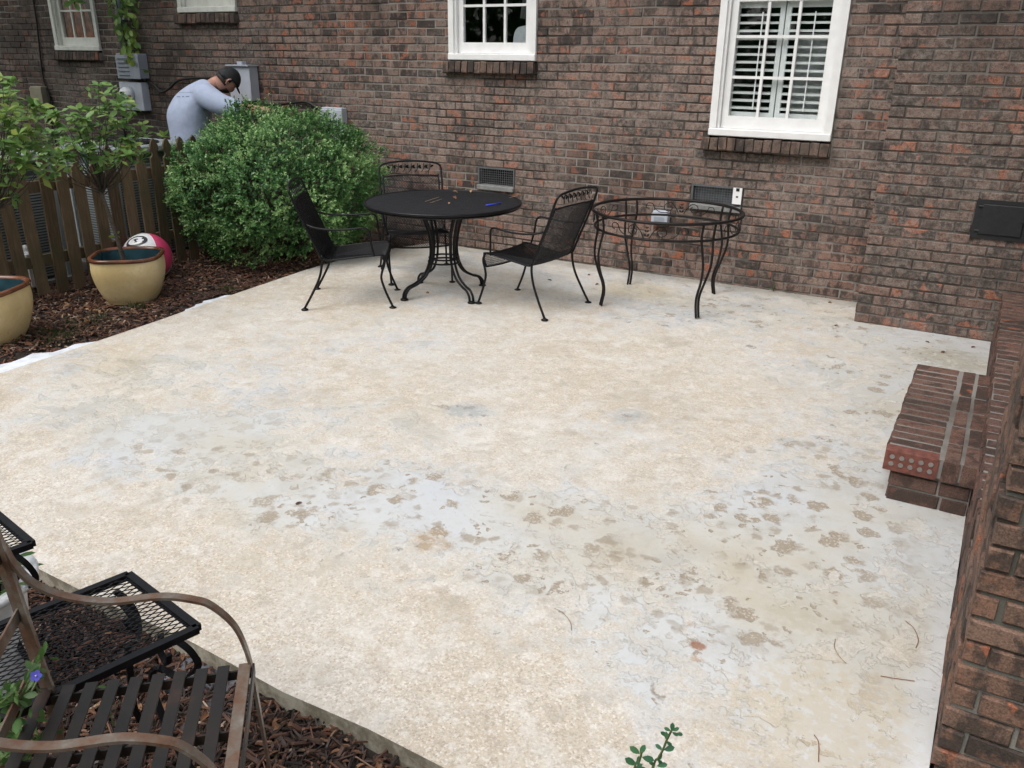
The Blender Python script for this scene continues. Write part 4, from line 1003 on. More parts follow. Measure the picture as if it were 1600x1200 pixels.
# ------------------------------------------------------------------ glazed pots, ball
def pot(name, label, c, r, h, rot, grp=None):
    t = thing(name, label, 'plant pot', (c[0], c[1], c[2]), 0, grp)
    pr_ = smooth_path([(r*.66, 0, 0), (r*.80, 0, h*.18), (r*.93, 0, h*.45), (r*.985, 0, h*.70), (r*.965, 0, h*.93)], 5)
    o = MB().lathe(c, [(p.x, p.z) for p in pr_], 56, 3.2, rot, None, False).build('body', M['glaze'], t, True)
    prr = [(r*.965, h*.915), (r*1.0, h*.925), (r*1.015, h*.955), (r*1.0, h*.99), (r*.955, h*1.0), (r*.91, h*.985), (r*.895, h*.95)]
    MB().lathe(c, prr, 56, 3.2, rot, None, False).build('rim', M['rim'], t, True)
    MB().lathe(c, [(r*.895, h*.95), (r*.88, h*.70), (r*.86, h*.62), (0, h*.61)], 56, 3.2, rot, None, False).build('lining', M['teal'], t, True)
    MB().lathe((c[0], c[1], c[2]), [(r*.86, h*.70), (r*.4, h*.735), (0, h*.73)], 30, 3.2, rot).build('soil', M['soil'], t, True)
    return t
P1 = Vector((-4.83, -2.645, -.075)); P2 = Vector((-4.74, -3.80, -.085))
pot('yellow_pot', 'yellow glazed pot with brown rim standing in front of the red and white ball', P1, .248, .355, R(40))
pot('yellow_pot', 'yellow glazed pot with brown rim cut by the left edge of the view', P2, .275, .385, R(28))

BCN = Vector((-5.21, -2.20, .115)); BRAD = .195
ball = thing('beach_ball', 'red and white beach ball with a black oval logo behind the yellow pot', 'ball', (BCN.x, BCN.y, BCN.z - BRAD))
axis = Vector((-.35, .25, .9)).normalized(); ref = (CAM - BCN).normalized()
bx = axis.orthogonal().normalized(); by = axis.cross(bx)
def gore(a0, a1, mat, nm='panel', rr=BRAD):
    mb = MB(); N1, N2 = 12, 18; vs = []
    for i in range(N1+1):
        for j in range(N2+1):
            th = PI*j/N2; ph = a0 + (a1-a0)*i/N1; seam = 1 - .012*max(0, 1 - 8*min(i, N1-i)/N1)
            vs.append(BCN + (axis*math.cos(th) + (bx*math.cos(ph) + by*math.sin(ph))*math.sin(th))*rr*seam)
    mb.add(vs, [(i*(N2+1)+j, i*(N2+1)+j+1, (i+1)*(N2+1)+j+1, (i+1)*(N2+1)+j) for i in range(N1) for j in range(N2)])
    return mb.build(nm, mat, ball, True)
redv = ball_mat('crimson_vinyl', (.60, .055, .15)); whv = ball_mat('white_vinyl', (.82, .82, .84)); greyv = ball_mat('grey_vinyl', (.50, .52, .58)); blkv = ball_mat('black_vinyl', (.015, .015, .02))
# logo panel centre faces up and to the camera
ld = (ref*.72 + Vector((0, 0, .80)) + CM @ Vector((-.42, 0, 0))).normalized()
lp = math.atan2(ld.dot(by), ld.dot(bx))
for k in range(6):
    bd = [R(q) for q in (-52, 48, 108, 168, 208, 258, 308)]; gore(lp + bd[k], lp + bd[k+1], (whv, redv, greyv, redv, whv, redv)[k], 'panel')
lu = (CM @ Vector((1, .25, 0))); lu = (lu - ld*lu.dot(ld)).normalized(); lv = ld.cross(lu)
def onball(a, b, h=1.008):
    v = ld + lu*a/BRAD + lv*b/BRAD; return BCN + v.normalized()*BRAD*h
def decal(poly_in, poly_out, mat, h, name):
    mb = MB(); n = len(poly_out)
    mb.add([onball(*p, h) for p in poly_out] + [onball(*p, h) for p in poly_in], [(i, (i+1) % n, n+(i+1) % n, n+i) for i in range(n)])
    return mb.build(name, mat, ball, True)
NN = 40; th = [2*PI*i/NN for i in range(NN)]
decal([(.066*math.cos(t), .040*math.sin(t)) for t in th], [(.096*math.cos(t), .060*math.sin(t)) for t in th], blkv, 1.006, 'logo_ring')
seq = [R(35) + R(290)*i/24 for i in range(25)]
mb = MB(); mb.add([onball(.067*math.cos(t), .041*math.sin(t), 1.009) for t in seq] + [onball(.038*math.cos(t), .020*math.sin(t), 1.009) for t in seq], [(i, i+1, 26+i, 25+i) for i in range(24)]); mb.build('logo_letter', whv, ball, True)
mb = MB(); mb.add([onball(a, b, 1.010) for a, b in ((.005, -.010), (.062, -.010), (.062, .006), (.005, .006))], [(0, 1, 2, 3)]); mb.build('logo_bar', whv, ball)
decal([(0, 0)]*NN, [(.0665*math.cos(t), .0405*math.sin(t)) for t in th], blkv, 1.004, 'logo_centre')

# ------------------------------------------------------------------ potted shrubs
def shrub(name, label, base, fork, clusters, depth, tone=.5, size=.075, n=6, extra=()):
    t = thing(name, label, 'shrub', base)
    tr = smooth_path([Vector(base), Vector(base).lerp(fork, .45) + Vector((.012, 0, 0)), Vector(fork)], 6)
    MB().tube(tr, [.019 - .008*i/(len(tr)-1) for i in range(len(tr))], 7).build('trunk', M['bark'], t, True)
    mb = MB(); fm = []; ft = []
    for (u, v) in clusters:
        c = near(u, v, base, rng.uniform(-depth, depth))
        mid = Vector(fork).lerp(c, .55) + Vector((rng.normal(0, .03), rng.normal(0, .03), -.04))
        pth = smooth_path([Vector(fork) + rv(.008), mid, c], 4); mb.tube(pth, [.0050 - .0035*i/(len(pth)-1) for i in range(len(pth))], 5)
        ax = (c - Vector(fork)).normalized()*.5 + Vector((0, 0, .7)) + (CAM - c).normalized()*.35
        whorl(t, 'shrubleaf', c, ax, n, size, np.clip(tone + rng.normal(0, .16), .05, .95), W=.44)
        for q_ in range(2):
            c_ = c + Vector((rng.normal(0, .055), rng.normal(0, .055), rng.normal(-.03, .035))); nn_ = 6
            dd_ = rng.normal(0, 1, (nn_, 3))*np.array([1, 1, .5]); fm.append(np.concatenate([frames(dd_, np.tile([0, -.3, 1.], (nn_, 1)) + rng.normal(0, .3, (nn_, 3)), rng.uniform(.6, 1.0, nn_)*size), np.tile(np.array(c_)[:, None], (nn_, 1, 1))], 2)); ft.append(np.clip(rng.normal(tone-.12, .18, nn_), 0, 1))
    for k in range(8):
        c = Vector(fork) + Vector((rng.normal(0, .12), rng.normal(0, .12), rng.uniform(.02, .22))); pth = smooth_path([Vector(fork), Vector(fork).lerp(c, .5) + rv(.02), c], 3); mb.tube(pth, [.0030 - .0018*i/(len(pth)-1) for i in range(len(pth))], 4)
    mb.build('branches', M['twig'], t); join_leaves(SM, np.concatenate(fm), np.concatenate(ft), 'foliage', M['shrubleaf'], t)
    for (u, v, s) in extra:
        c = near(u, v, base, -.02); whorl(t, 'shrubleaf', c, (CAM-c).normalized(), 4, s, .8)
    return t
c1 = [(154,132),(161,147),(166,163),(85,182),(123,174),(112,182),(157,176),(184,166),(197,161),(79,206),(92,210),(118,190),(108,203),(132,188),(142,195),(170,182),(170,209),(123,213),(113,224),(104,236),(139,233),(150,226),(163,238),(183,243),(194,198),(198,217),(92,240),(142,247),(90,253),(205,168),(220,210),(222,197),(215,239),(196,240),(157,250),(178,196),(130,205),(205,228),(186,222),(64,243)]
shrub('potted_shrub', 'leafy shrub with a thin bare trunk growing in the yellow pot by the ball', P1 + Vector((-.03, 0, .21)), near(158, 300, P1), c1, .22, .5, .082, 7, [(181, 367, .05)])
c2 = [(4,123),(4,142),(14,151),(21,171),(45,171),(33,177),(6,182),(24,190),(47,185),(27,210),(42,203),(6,202),(11,222),(35,226),(6,236),(24,246),(40,238),(4,254),(37,258),(24,281),(14,289),(62,266),(18,264),(78,241),(52,226),(-20,180),(-25,215),(-30,240),(-15,262),(58,214)]
shrub('potted_shrub', 'light green shrub at the left edge growing in the partly visible yellow pot', P2 + Vector((-.05, 0, .23)), near(-8, 330, P2), c2, .20, .66, .092, 7)

# vine on the conduit and branch tips above the far window
vine = thing('climbing_vine', 'green vine hanging down the conduit over the ribbed grey box', 'vine', (-7.95, -.15, 1.45))
vb = Vector((-7.93, -.2, 1.6)); mb = MB()
pts = [(178, -18), (182, 5), (188, 30), (193, 50), (198, 72), (207, 95), (214, 106)]
mb.tube(smooth_path([near(u, v, vb) for u, v in pts], 4), .007, 5)
for k in range(110):
    t_ = k/109; i = min(int(t_*6), 5); f_ = t_*6 - i; u = pts[i][0]*(1-f_) + pts[i+1][0]*f_; v = pts[i][1]*(1-f_) + pts[i+1][1]*f_
    wd = 22*(1-t_)**1.3 + 7; c = near(u + rng.normal(6*(1-t_)+3, wd*.5), v + rng.normal(0, 6), vb, rng.uniform(-.1, .1))
    leaf_obj(vine, 'vineleaf', c, Vector((rng.normal(.1, .5), rng.normal(-.2, .4), rng.normal(-.7, .4))), (CAM-c).normalized() + rv(.5), rng.uniform(.08, .125), .42 + .4*t_, W=.42)
for (u, v) in ((221, 2), (224, 6), (232, 4), (218, 0), (237, 103), (212, 100), (215, 103)):
    c = near(u, v, vb, -.05); leaf_obj(vine, 'vineleaf', c, Vector((rng.normal(.3, .4), 0, -.5)), (CAM-c).normalized() + rv(.3), .09, .95, W=.5)
mb.tube(smooth_path([near(215, -14, vb), near(228, 2, vb), near(243, 14, vb), near(246, 38, vb)], 4), .004, 5).tube(smooth_path([near(233, 97, vb), near(241, 99, vb), near(247, 107, vb)], 4), .004, 5)
mb.build('stem', M['twig'], vine)
hb_ = thing('hanging_branch', 'leafy branch tip hanging in front of the far left window', 'branch', (-8.7, -.6, 2.2))
bb_ = Vector((-8.75, -.6, 2.2)); mb = MB(); mb.tube(smooth_path([near(128, -45, bb_), near(120, -15, bb_), near(116, 6, bb_)], 4), .008, 5); mb.build('stem', M['twig'], hb_)
for (u, v, n_) in ((116, 3, 5), (122, -8, 5), (110, 2, 3), (125, -22, 6)): whorl(hb_, 'vineleaf', near(u, v, bb_, rng.uniform(-.08, .08)), (CAM-bb_).normalized() + Vector((0, 0, .4)), n_, .12, .5, W=.4)

# ------------------------------------------------------------------ the man
def skinmesh(name, verts, edges, mat, parent, sub=2, root=0, vox=0):
    me = bpy.data.meshes.new(name); pz = org(parent); me.from_pydata([tuple(Vector(v[:3]) - pz) for v in verts], edges, []); me.materials.append(mat)
    o = link(name, me, parent); md = o.modifiers.new('Skin', 'SKIN'); md.use_smooth_shade = True
    for i, v in enumerate(verts):
        sv = me.skin_vertices[0].data[i]; sv.radius = (v[3], v[4] if len(v) > 4 else v[3]); sv.use_root = (i == root)
    s = o.modifiers.new('Sub', 'SUBSURF'); s.levels = s.render_levels = sub
    if vox:
        r = o.modifiers.new('Remesh', 'REMESH'); r.mode = 'VOXEL'; r.voxel_size = vox; r.use_smooth_shade = True
        w = o.modifiers.new('Smooth', 'SMOOTH'); w.factor = .5; w.iterations = 6
    return o
man = thing('person', 'man in a pale blue-grey t-shirt and black cap bending beside the utility box', 'person', (-6.42, -.62, -.06))
# body: pelvis, spine, neck, head, arms, legs
HX = Vector((-5.985, -.47, 1.43))
B = [(-6.40, -.66, .80, .12, .10), (-6.40, -.66, .98, .11, .09), (-6.40, -.62, 1.16, .11, .09), (-6.27, -.57, 1.30, .08, .06), (-6.10, -.53, 1.405, .060), (-6.02, -.51, 1.43, .068),
     (-6.02, -.70, 1.30, .055), (-5.80, -.60, 1.19, .050), (-5.66, -.50, 1.18, .044), (-5.50, -.36, 1.16, .032), (-5.44, -.30, 1.15, .036, .02),
     (-6.40, -.38, 1.29, .05), (-6.22, -.22, 1.18, .048), (-6.05, -.12, 1.16, .034),
     (-6.34, -.76, .76, .10), (-6.32, -.78, .42, .068), (-6.34, -.80, .04, .045), (-6.46, -.56, .76, .10), (-6.42, -.55, .42, .068), (-6.44, -.55, .04, .045)]
E_ = [(0,1),(1,2),(2,3),(3,4),(4,5),(3,6),(6,7),(7,8),(8,9),(9,10),(3,11),(11,12),(12,13),(0,14),(14,15),(15,16),(0,17),(17,18),(18,19)]
body = skinmesh('body', B, E_, M['skin'], man)
# fingers of the reaching hand
for k in range(5):
    s_ = -.024 + k*.012; d = Vector((.8, .55, -.35)).normalized(); side = d.cross(Vector((0, 0, 1))).normalized(); b0 = Vector((-5.435, -.295, 1.152)) + side*s_
    if k == 0: pts_ = [b0 - d*.02, b0 + side*-.018 + d*.01, b0 + side*-.024 + d*.032 + Vector((0, 0, -.01))]
    else: L_ = (.0, .062, .070, .066, .052)[k]; pts_ = [b0 - d*.01, b0 + d*L_*.45, b0 + d*L_*.75 + Vector((0, 0, -.014)), b0 + d*L_*.9 + Vector((0, 0, -.034))]
    MB().tube(smooth_path(pts_, 3), .0078, 7).build('finger', M['skin'], man, True)
FW, RT = Vector((.45, .89, 0)), Vector((.89, -.45, 0))
mb = MB(); rings = [(-6.36, -.68, .70, .22, .17), (-6.37, -.67, .95, .235, .19), (-6.365, -.645, 1.12, .26, .21), (-6.33, -.60, 1.25, .27, .185), (-6.27, -.56, 1.34, .215, .135), (-6.20, -.535, 1.392, .115, .09), (-6.155, -.525, 1.412, .08, .072)]
rp = [smooth_path([Vector(r[:3]) for r in rings], 4), smooth_path([Vector((r[3], r[4], 0)) for r in rings], 4)]; nr = 28; vs = []
for i, (c_, ab) in enumerate(zip(*rp)):
    for k in range(nr):
        t_ = 2*PI*k/nr; wr_ = 1 + .035*mnoise.noise(Vector((math.cos(t_)*2, math.sin(t_)*2, c_.z*5))) + .022*mnoise.noise(Vector((math.cos(t_)*3 + c_.z*9, math.sin(t_)*3, c_.z*16)))
        vs.append(c_ + (RT*math.cos(t_)*ab.x + FW*math.sin(t_)*ab.y)*wr_ + Vector((0, 0, -.10*math.sin(t_)*max(0, (c_.z-1.15))*1.2)))
m_ = len(rp[0]); mb.add(vs, [(i*nr+k, i*nr+(k+1) % nr, (i+1)*nr+(k+1) % nr, (i+1)*nr+k) for i in range(m_-1) for k in range(nr)] + [tuple(range(nr))[::-1], tuple((m_-1)*nr+k for k in range(nr))])
mb.tube(smooth_path([(-6.30, -.56, 1.27), (-6.10, -.66, 1.295), (-5.92, -.655, 1.225), (-5.74, -.56, 1.165)], 4), [.13, .13, .128, .124, .12, .116, .112, .108, .104, .100, .096, .092, .088], 16)
mb.tube(smooth_path([(-6.36, -.56, 1.25), (-6.46, -.44, 1.27), (-6.40, -.33, 1.20)], 4), [.12, .118, .115, .11, .105, .10, .095, .09, .088], 16)
sh = mb.build('shirt', M['shirt'], man, True); r = sh.modifiers.new('Remesh', 'REMESH'); r.mode = 'VOXEL'; r.voxel_size = .013; r.use_smooth_shade = True
w = sh.modifiers.new('Smooth', 'SMOOTH'); w.factor = .5; w.iterations = 8
skinmesh('trousers', [(-6.40, -.66, .82, .16, .135), (-6.34, -.76, .70, .12), (-6.32, -.78, .42, .09), (-6.34, -.80, .02, .075), (-6.46, -.56, .70, .12), (-6.42, -.55, .42, .09), (-6.44, -.55, .02, .075)], [(0,1),(1,2),(2,3),(0,4),(4,5),(5,6)], M['jeans'], man)
for x, y in ((-6.32, -.77), (-6.42, -.52)): MB().chbox((x+.04, y+.05, -.015), (.10, .26, .09), .03, Matrix.Rotation(R(-30), 3, 'Z')).build('shoe', M['shoe'], man, True)
# head with face, ear, hair, cap; nods forward and to the right
hd = Vector((.16, .80, -1.05)).normalized(); hu = (Vector((.35, .1, 1)) - hd*Vector((.35, .1, 1)).dot(hd)).normalized(); hr = hd.cross(hu)
HM = Matrix((hd, -hr, hu)).transposed()    # x forward, y left, z up
def hp(x, y, z): return HX + HM @ Vector((x, y, z))
mb = MB(); N1, N2 = 24, 18; vs = []
for j in range(N2+1):
    for i in range(N1):
        th_ = PI*j/N2; ph = 2*PI*i/N1; x = math.sin(th_)*math.cos(ph); y_ = math.sin(th_)*math.sin(ph); z = math.cos(th_)
        rx = .098 if x > 0 else .102; q = Vector((x*rx, y_*.076*(1 - .12*max(0, -z)), z*.118 - (.012*x if z < 0 else 0)))
        if x > .55: q.x += .020*math.exp(-((y_/.16)**2 + ((z+.12)/.22)**2)); q.x -= .010*(math.exp(-(((abs(y_)-.36)/.16)**2 + ((z-.08)/.12)**2))); q.x += .007*math.exp(-((y_/.3)**2 + ((z+.52)/.10)**2))
        vs.append(hp(*q))
mb.add(vs, [(j*N1+i, j*N1+(i+1) % N1, (j+1)*N1+(i+1) % N1, (j+1)*N1+i) for j in range(N2) for i in range(N1)])
mb.build('head', M['skin'], man, True)
for sgn in (1, -1):
    mb = MB(); mb.tube(smooth_path([hp(.005, sgn*.072, .022), hp(-.016, sgn*.086, .034), hp(-.030, sgn*.090, .012), hp(-.018, sgn*.084, -.018), hp(.002, sgn*.074, -.030)], 5), .008, 7); mb.tube([hp(.0, sgn*.074, .0), hp(-.014, sgn*.078, .004)], .016, 7); mb.build('ear', M['skin'], man, True)
    mb = MB(); mb.tube([hp(.086, sgn*.030, .010), hp(.092, sgn*.030, .010)], .010, 8); mb.build('eye', M['whiteplastic'], man, True)
def shell(cond, grow, nm, mat):
    mb = MB(); vs = []; N1, N2 = 28, 22; ok = {}
    for j in range(N2+1):
        for i in range(N1):
            th_ = PI*j/N2; ph = 2*PI*i/N1; x = math.sin(th_)*math.cos(ph); y_ = math.sin(th_)*math.sin(ph); z = math.cos(th_); ok[(i, j)] = cond(x, y_, z)
            g = grow*(1 + .15*mnoise.noise(Vector((x*6, y_*6, z*6)))); vs.append(hp(x*(.100+g), y_*(.078+g), z*(.118+g)))
    f = [(j*N1+i, j*N1+(i+1) % N1, (j+1)*N1+(i+1) % N1, (j+1)*N1+i) for j in range(N2) for i in range(N1) if ok[(i, j)] and ok[((i+1) % N1, j+1)] and ok[(i, j+1)]]
    mb.add(vs, f); o = mb.build(nm, mat, man, True); s_ = o.modifiers.new('Solid', 'SOLIDIFY'); s_.thickness = .006; return o
shell(lambda x, y_, z: z > .18 - .30*(x < 0) + .05*x, .013, 'cap', M['cap'])
mb = MB(); br = [hp(.095 + .075*math.cos(t)*1.0, .078*math.sin(t), .040 - .022*math.cos(t)) for t in np.linspace(-PI/2, PI/2, 14)]; bi = [hp(.085, .078*math.sin(t), .040) for t in np.linspace(-PI/2, PI/2, 14)]
mb.add(br + bi, [(i, i+1, 15+i, 14+i) for i in range(13)]); o = mb.build('cap_visor', M['cap'], man, True); s_ = o.modifiers.new('Solid', 'SOLIDIFY'); s_.thickness = .004
shell(lambda x, y_, z: (x < .15 and -.42 < z < .25 and not (abs(y_) > .75 and -.15 < z and x > -.35)), .004, 'hair', M['hair'])
shell(lambda x, y_, z: (z < -.30 and x > .05), .008, 'beard', M['hair'])
# printing on the back of the shirt
dg = bpy.context.evaluated_depsgraph_get(); dg.update(); ev = sh.evaluated_get(dg); sm = ev.to_mesh(); mw = Matrix.Translation(org(man))
bvh = BVHTree.FromPolygons([mw @ v.co for v in sm.vertices], [tuple(p.vertices) for p in sm.polygons]); assert len(sm.vertices) > 100; ev.to_mesh_clear()
def printed(u0, v0, u1, v1, w, wob=0):
    mb = MB(); n = max(3, int(abs(u1-u0)/1.2)); vs = []
    for i in range(n+1):
        u = u0 + (u1-u0)*i/n; v = v0 + (v1-v0)*i/n + (wob*rng.uniform(-1, 1))
        for s_ in (-1, 1):
            d = ray(u, v + s_*w/2).normalized(); h = bvh.ray_cast(CAM, d)
            if h[0] is None: return
            vs.append(h[0] + h[1]*(.002 if h[1].dot(d) < 0 else -.002))
    mb.add(vs, [(2*i, 2*i+1, 2*i+3, 2*i+2) for i in range(n)]); mb.build('shirt_print', M['print'], man)
printed(281, 135, 309, 133, 1.3, .6); printed(284, 132.6, 308, 130.6, 1.5, .7)
printed(281, 138.5, 305, 137, .45); printed(280, 142, 302, 141, .4); printed(280, 145, 301, 144.5, .4)
for k in range(10):
    if k not in (3, 6): printed(276.5 + k*2, 151.5 - .05*k, 277.9 + k*2, 151.4 - .05*k, 1.6)

# ------------------------------------------------------------------ iron furniture
def mesh_plane(mb, clip, dirs, sp, r, n=3):
    """straight strands in two directions over a flat area; clip(p0,d) -> (t0,t1) or None"""
    for d in dirs:
        d = Vector((*d, 0)).normalized(); nn = Vector((-d.y, d.x, 0))
        for k in range(-200, 201):
            c = clip(nn*(k*sp), d)
            if c and c[1]-c[0] > .006: mb.tube([nn*(k*sp) + d*c[0], nn*(k*sp) + d*c[1]], r, n, cap=False)
def iron_table(label, c, rz):
    t = thing('round_table', label, 'table', c, rz)
    h = .690; r = .572
    mb = MB()
    def clip(p, d):
        q = p.length
        if q >= r-.01: return None
        b_ = math.sqrt((r-.01)**2 - q*q); return (-b_, b_)
    mesh_plane(mb, clip, ((1, .42), (1, -.42)), .0105, .0019)
    o = mb.build('mesh_top', M['black_iron'], t, local=True, kind='stuff'); o.location.z = h
    MB().tube([(r*math.cos(a), r*math.sin(a), h-.004) for a in np.linspace(0, 2*PI, 64, endpoint=False)], .011, 8, True).tube([((r-.012)*math.cos(a), (r-.012)*math.sin(a), h-.024) for a in np.linspace(0, 2*PI, 64, endpoint=False)], .008, 6, True).build('rim', M['black_iron'], t, True, True)
    for k in range(4):
        a = k*PI/2; leg = MB(); e = Vector((math.cos(a), math.sin(a), 0)); s = Vector((-e.y, e.x, 0))
        for sg in (-1, 1):
            pr_ = [(.225, .672), (.175, .60), (.128, .48), (.108, .36), (.122, .25), (.175, .155), (.255, .105), (.315, .085), (.348, .05), (.358, .012)]
            leg.tube([p for p in smooth_path([e*a_ + s*sg*.016 + Vector((0, 0, b_)) for a_, b_ in pr_], 4)], .0092, 8)
        lo = leg.build('leg', M['black_iron'], t, True, True)
        MB().lathe(e*.358, [(.030, 0), (.030, .008), (.018, .014), (0, .014)], 14).build('foot', M['black_iron'], lo, True, True)
    mb = MB()
    for z, rr in ((.275, .112), (.245, .118), (.655, .20)): mb.tube([(rr*math.cos(a), rr*math.sin(a), z) for a in np.linspace(0, 2*PI, 28, endpoint=False)], .007, 6, True)
    mb.tube([(-r+.02, 0, h-.016), (r-.02, 0, h-.016)], .008, 6).tube([(0, -r+.02, h-.016), (0, r-.02, h-.016)], .008, 6).build('brace', M['black_iron'], t, True, True)
    return t
T1 = Vector((-2.825, -1.40, gz(-1.4)))
iron_table('round black mesh patio table with a blue pen lying on it', T1, R(-26 + 4))
# litter on the table
zt1 = T1.z + .690 + .004
pen = thing('pen', 'blue pen lying near the right edge of the round table', 'pen', (0, 0, 0)); a = atZ(759, 321, zt1+.006); b = atZ(784, 317, zt1+.006); pen.location = a; ORG[pen.name] = a.copy()
MB().tube([a, a.lerp(b, .9)], .0055, 8).build('barrel', M['blueplastic'], pen, True); MB().tube([a.lerp(b, .9), b], [.0055, .001], 8).build('tip', M['blueplastic'], pen, True)
def fallen(u, v, z, size, matkey, tone, label, flat=True):
    p = atZ(u, v, z); mb = MB(); vv, ff = leaf_geo(size, .5, .4, .5); an = rng.uniform(0, 2*PI); m = Matrix.Rotation(an, 3, 'Z') @ Matrix.Rotation(rng.uniform(-.3, .3), 3, 'X')
    mb.add([p + m @ Vector(q) for q in vv], ff, (tone, .5, .5)); o = mb.build('fallen_leaf', M[matkey], None, True); tag(o, label, 'leaf')
fallen(708, 307, zt1+.012, .05, 'deadleaf', .2, 'red-brown fallen leaf in the middle of the round table')
fallen(707, 299, zt1+.014, .045, 'deadleaf', .8, 'pale curled leaf at the far side of the round table')
fallen(737, 297, zt1+.014, .045, 'deadleaf', 1.0, 'pale tan leaf near the back rim of the round table, right of the others')
fallen(702, 316, zt1+.01, .03, 'deadleaf', .9, 'tiny pale leaf just in front of the red-brown leaf')
M['pine'] = simple('dry_pine_needle', (.30, .22, .14), .8)
for (u0, v0, u1, v1, lab) in ((664, 315, 686, 308, 'dry pine needle lying left of the red-brown leaf on the table'), (672, 317, 690, 311, 'second dry needle on the round table close to the first'), (796, 309, 808, 306, 'short dry needle near the right rim of the round table')):
    a = atZ(u0, v0, zt1+.003); b = atZ(u1, v1, zt1+.003); tag(MB().tube(smooth_path([a, a.lerp(b, .5) + Vector((.006, .01, .003)), b], 4), .0016, 4).build('pine_needle', M['pine']), lab, 'needle')

def chair_proto(label, loc, rz):
    t = thing('patio_chair', label, 'chair', loc, rz)
    prof = smooth_path([(.238, .285), (.258, .335), (.262, .372), (.235, .385), (.10, .372), (-.06, .352), (-.135, .346), (-.172, .372), (-.22, .49), (-.285, .64), (-.338, .765)], 4)
    prof = [(p.x, p.y) for p in [Vector((q[0], q[1], 0)) for q in prof]]
    prof = []
    for p in smooth_path([(a_, 0, b_) for a_, b_ in ((.238, .285), (.258, .335), (.262, .372), (.235, .385), (.10, .372), (-.06, .352), (-.135, .346), (-.172, .372), (-.22, .49), (-.285, .64), (-.338, .765))], 4): prof.append(p)
    S = [0]
    for i in range(1, len(prof)): S.append(S[-1] + (prof[i]-prof[i-1]).length)
    Lt = S[-1]; Wd = .235
    def surf(s, w):
        s = min(max(s, 0), Lt); i = max(0, min(len(S)-2, int(np.searchsorted(S, s)) - 1)); f = (s - S[i])/(S[i+1]-S[i]); p = prof[i].lerp(prof[i+1], f)
        dish = -.012*(1 - (w/Wd)**2); return Vector((p.x + (dish if p.z > .40 else 0), w*(1 - .02*(p.z > .42)), p.z + (dish if p.z <= .40 else 0)))
    for nm, s0, s1 in (('seat', 0, S[-1]*.50), ('backrest', S[-1]*.50, Lt)):
        mb = MB(); sp = .0135; sl = .55   # strand: w changes sl per unit s
        for sg in (1, -1):
            k = -Wd - (s1-s0)*sl
            while k < Wd:
                a = s0; pts_ = []
                ss = np.linspace(s0, s1, 26)
                for s in ss:
                    w = sg*(k + (s-s0)*sl)
                    if abs(w) <= Wd: pts_.append(surf(s, w))
                if len(pts_) > 1: mb.tube(pts_, .0021, 3, cap=False)
                k += sp
        mb.build(nm, M['black_iron'], t, local=True)
    fr = MB()
    for sg in (-1, 1): fr.tube([surf(s, sg*Wd) for s in np.linspace(0, Lt, 30)], .0075, 7)
    fr.tube([surf(0, w) for w in np.linspace(-Wd, Wd, 6)], .0065, 6); fr.tube([surf(Lt*.985, w) + Vector((0, 0, .010*(1-(w/Wd)**2))) for w in np.linspace(-Wd, Wd, 9)], .006, 6); fr.tube([surf(Lt*.50, w) for w in np.linspace(-Wd, Wd, 6)], .006, 6)
    fr.build('seat_frame', M['black_iron'], t, True, True)
    bk = MB(); top = smooth_path([(-.180, -.255, .372), (-.232, -.257, .50), (-.30, -.257, .66), (-.352, -.256, .80), (-.366, -.238, .842), (-.374, -.17, .860), (-.380, 0, .872), (-.374, .17, .860), (-.366, .238, .842), (-.352, .256, .80), (-.30, .257, .66), (-.232, .257, .50), (-.180, .255, .372)], 5)
    bk.tube(top, .0085, 8)
    for sg in (-1, 1):
        for z_, x_ in ((.50, -.232), (.70, -.317)): bk.tube([(x_, sg*.257, z_), (x_+.004, sg*.232, z_)], .005, 5)
    bk.build('back_frame', M['black_iron'], t, True, True)
    orn = MB()
    for k in range(-3, 4):
        y0 = k*.052; c_ = Vector((-.362, y0, .815))
        orn.tube(smooth_path([c_ + Vector((.012, -.014, -.030)), c_ + Vector((.004, .006, -.005)), c_ + Vector((-.008, .010, .036))], 3), .004, 5)
        for s_ in (-1, 1):
            q = c_ + Vector((-.001*s_, s_*.012, .004*s_)); v_, f_ = leaf_geo(.034, .55, .1, .1); m_ = Matrix.Rotation(R(-70), 3, 'Y') @ Matrix.Rotation(s_*.8, 3, 'Z'); orn.add([q + m_ @ Vector(p) for p in v_], f_)
    orn.build('leaf_ornament', M['black_iron'], t, local=True)
    for sg in (-1, 1):
        MB().tube(smooth_path([(-.262, sg*.257, .600), (-.20, sg*.275, .582), (-.10, sg*.287, .572), (.02, sg*.290, .574), (.115, sg*.287, .583), (.156, sg*.282, .572), (.170, sg*.277, .540), (.178, sg*.266, .46), (.192, sg*.248, .378)], 5), .0075, 7).build('armrest', M['black_iron'], t, True, True)
        for nm, pts_ in (('front', [(.245, sg*.240, .378), (.262, sg*.242, .33), (.240, sg*.246, .26), (.236, sg*.247, .21), (.262, sg*.246, .12), (.306, sg*.242, .012)]), ('rear', [(-.172, sg*.252, .385), (-.176, sg*.258, .31), (-.20, sg*.264, .22), (-.255, sg*.275, .11), (-.312, sg*.284, .012)])):
            lg = MB().tube(smooth_path(pts_, 5), .0085, 8).build('leg', M['black_iron'], t, True, True)
            MB().lathe((pts_[-1][0], pts_[-1][1], 0), [(.024, 0), (.026, .006), (.012, .014), (0, .015)], 12).build('foot', M['black_iron'], lg, True, True)
    return t
def copy_tree(o, parent=None):
    c = o.copy(); COL.objects.link(c)
    if parent is not None: c.parent = parent
    for k in o.children: copy_tree(k, c)
    return c
GC = 'black mesh patio chairs around the round table'
ch1 = chair_proto('black mesh armchair nearest the bush, seen from its side', (-3.30, -1.90, gz(-1.9)), R(33.5)); ch1['group'] = GC
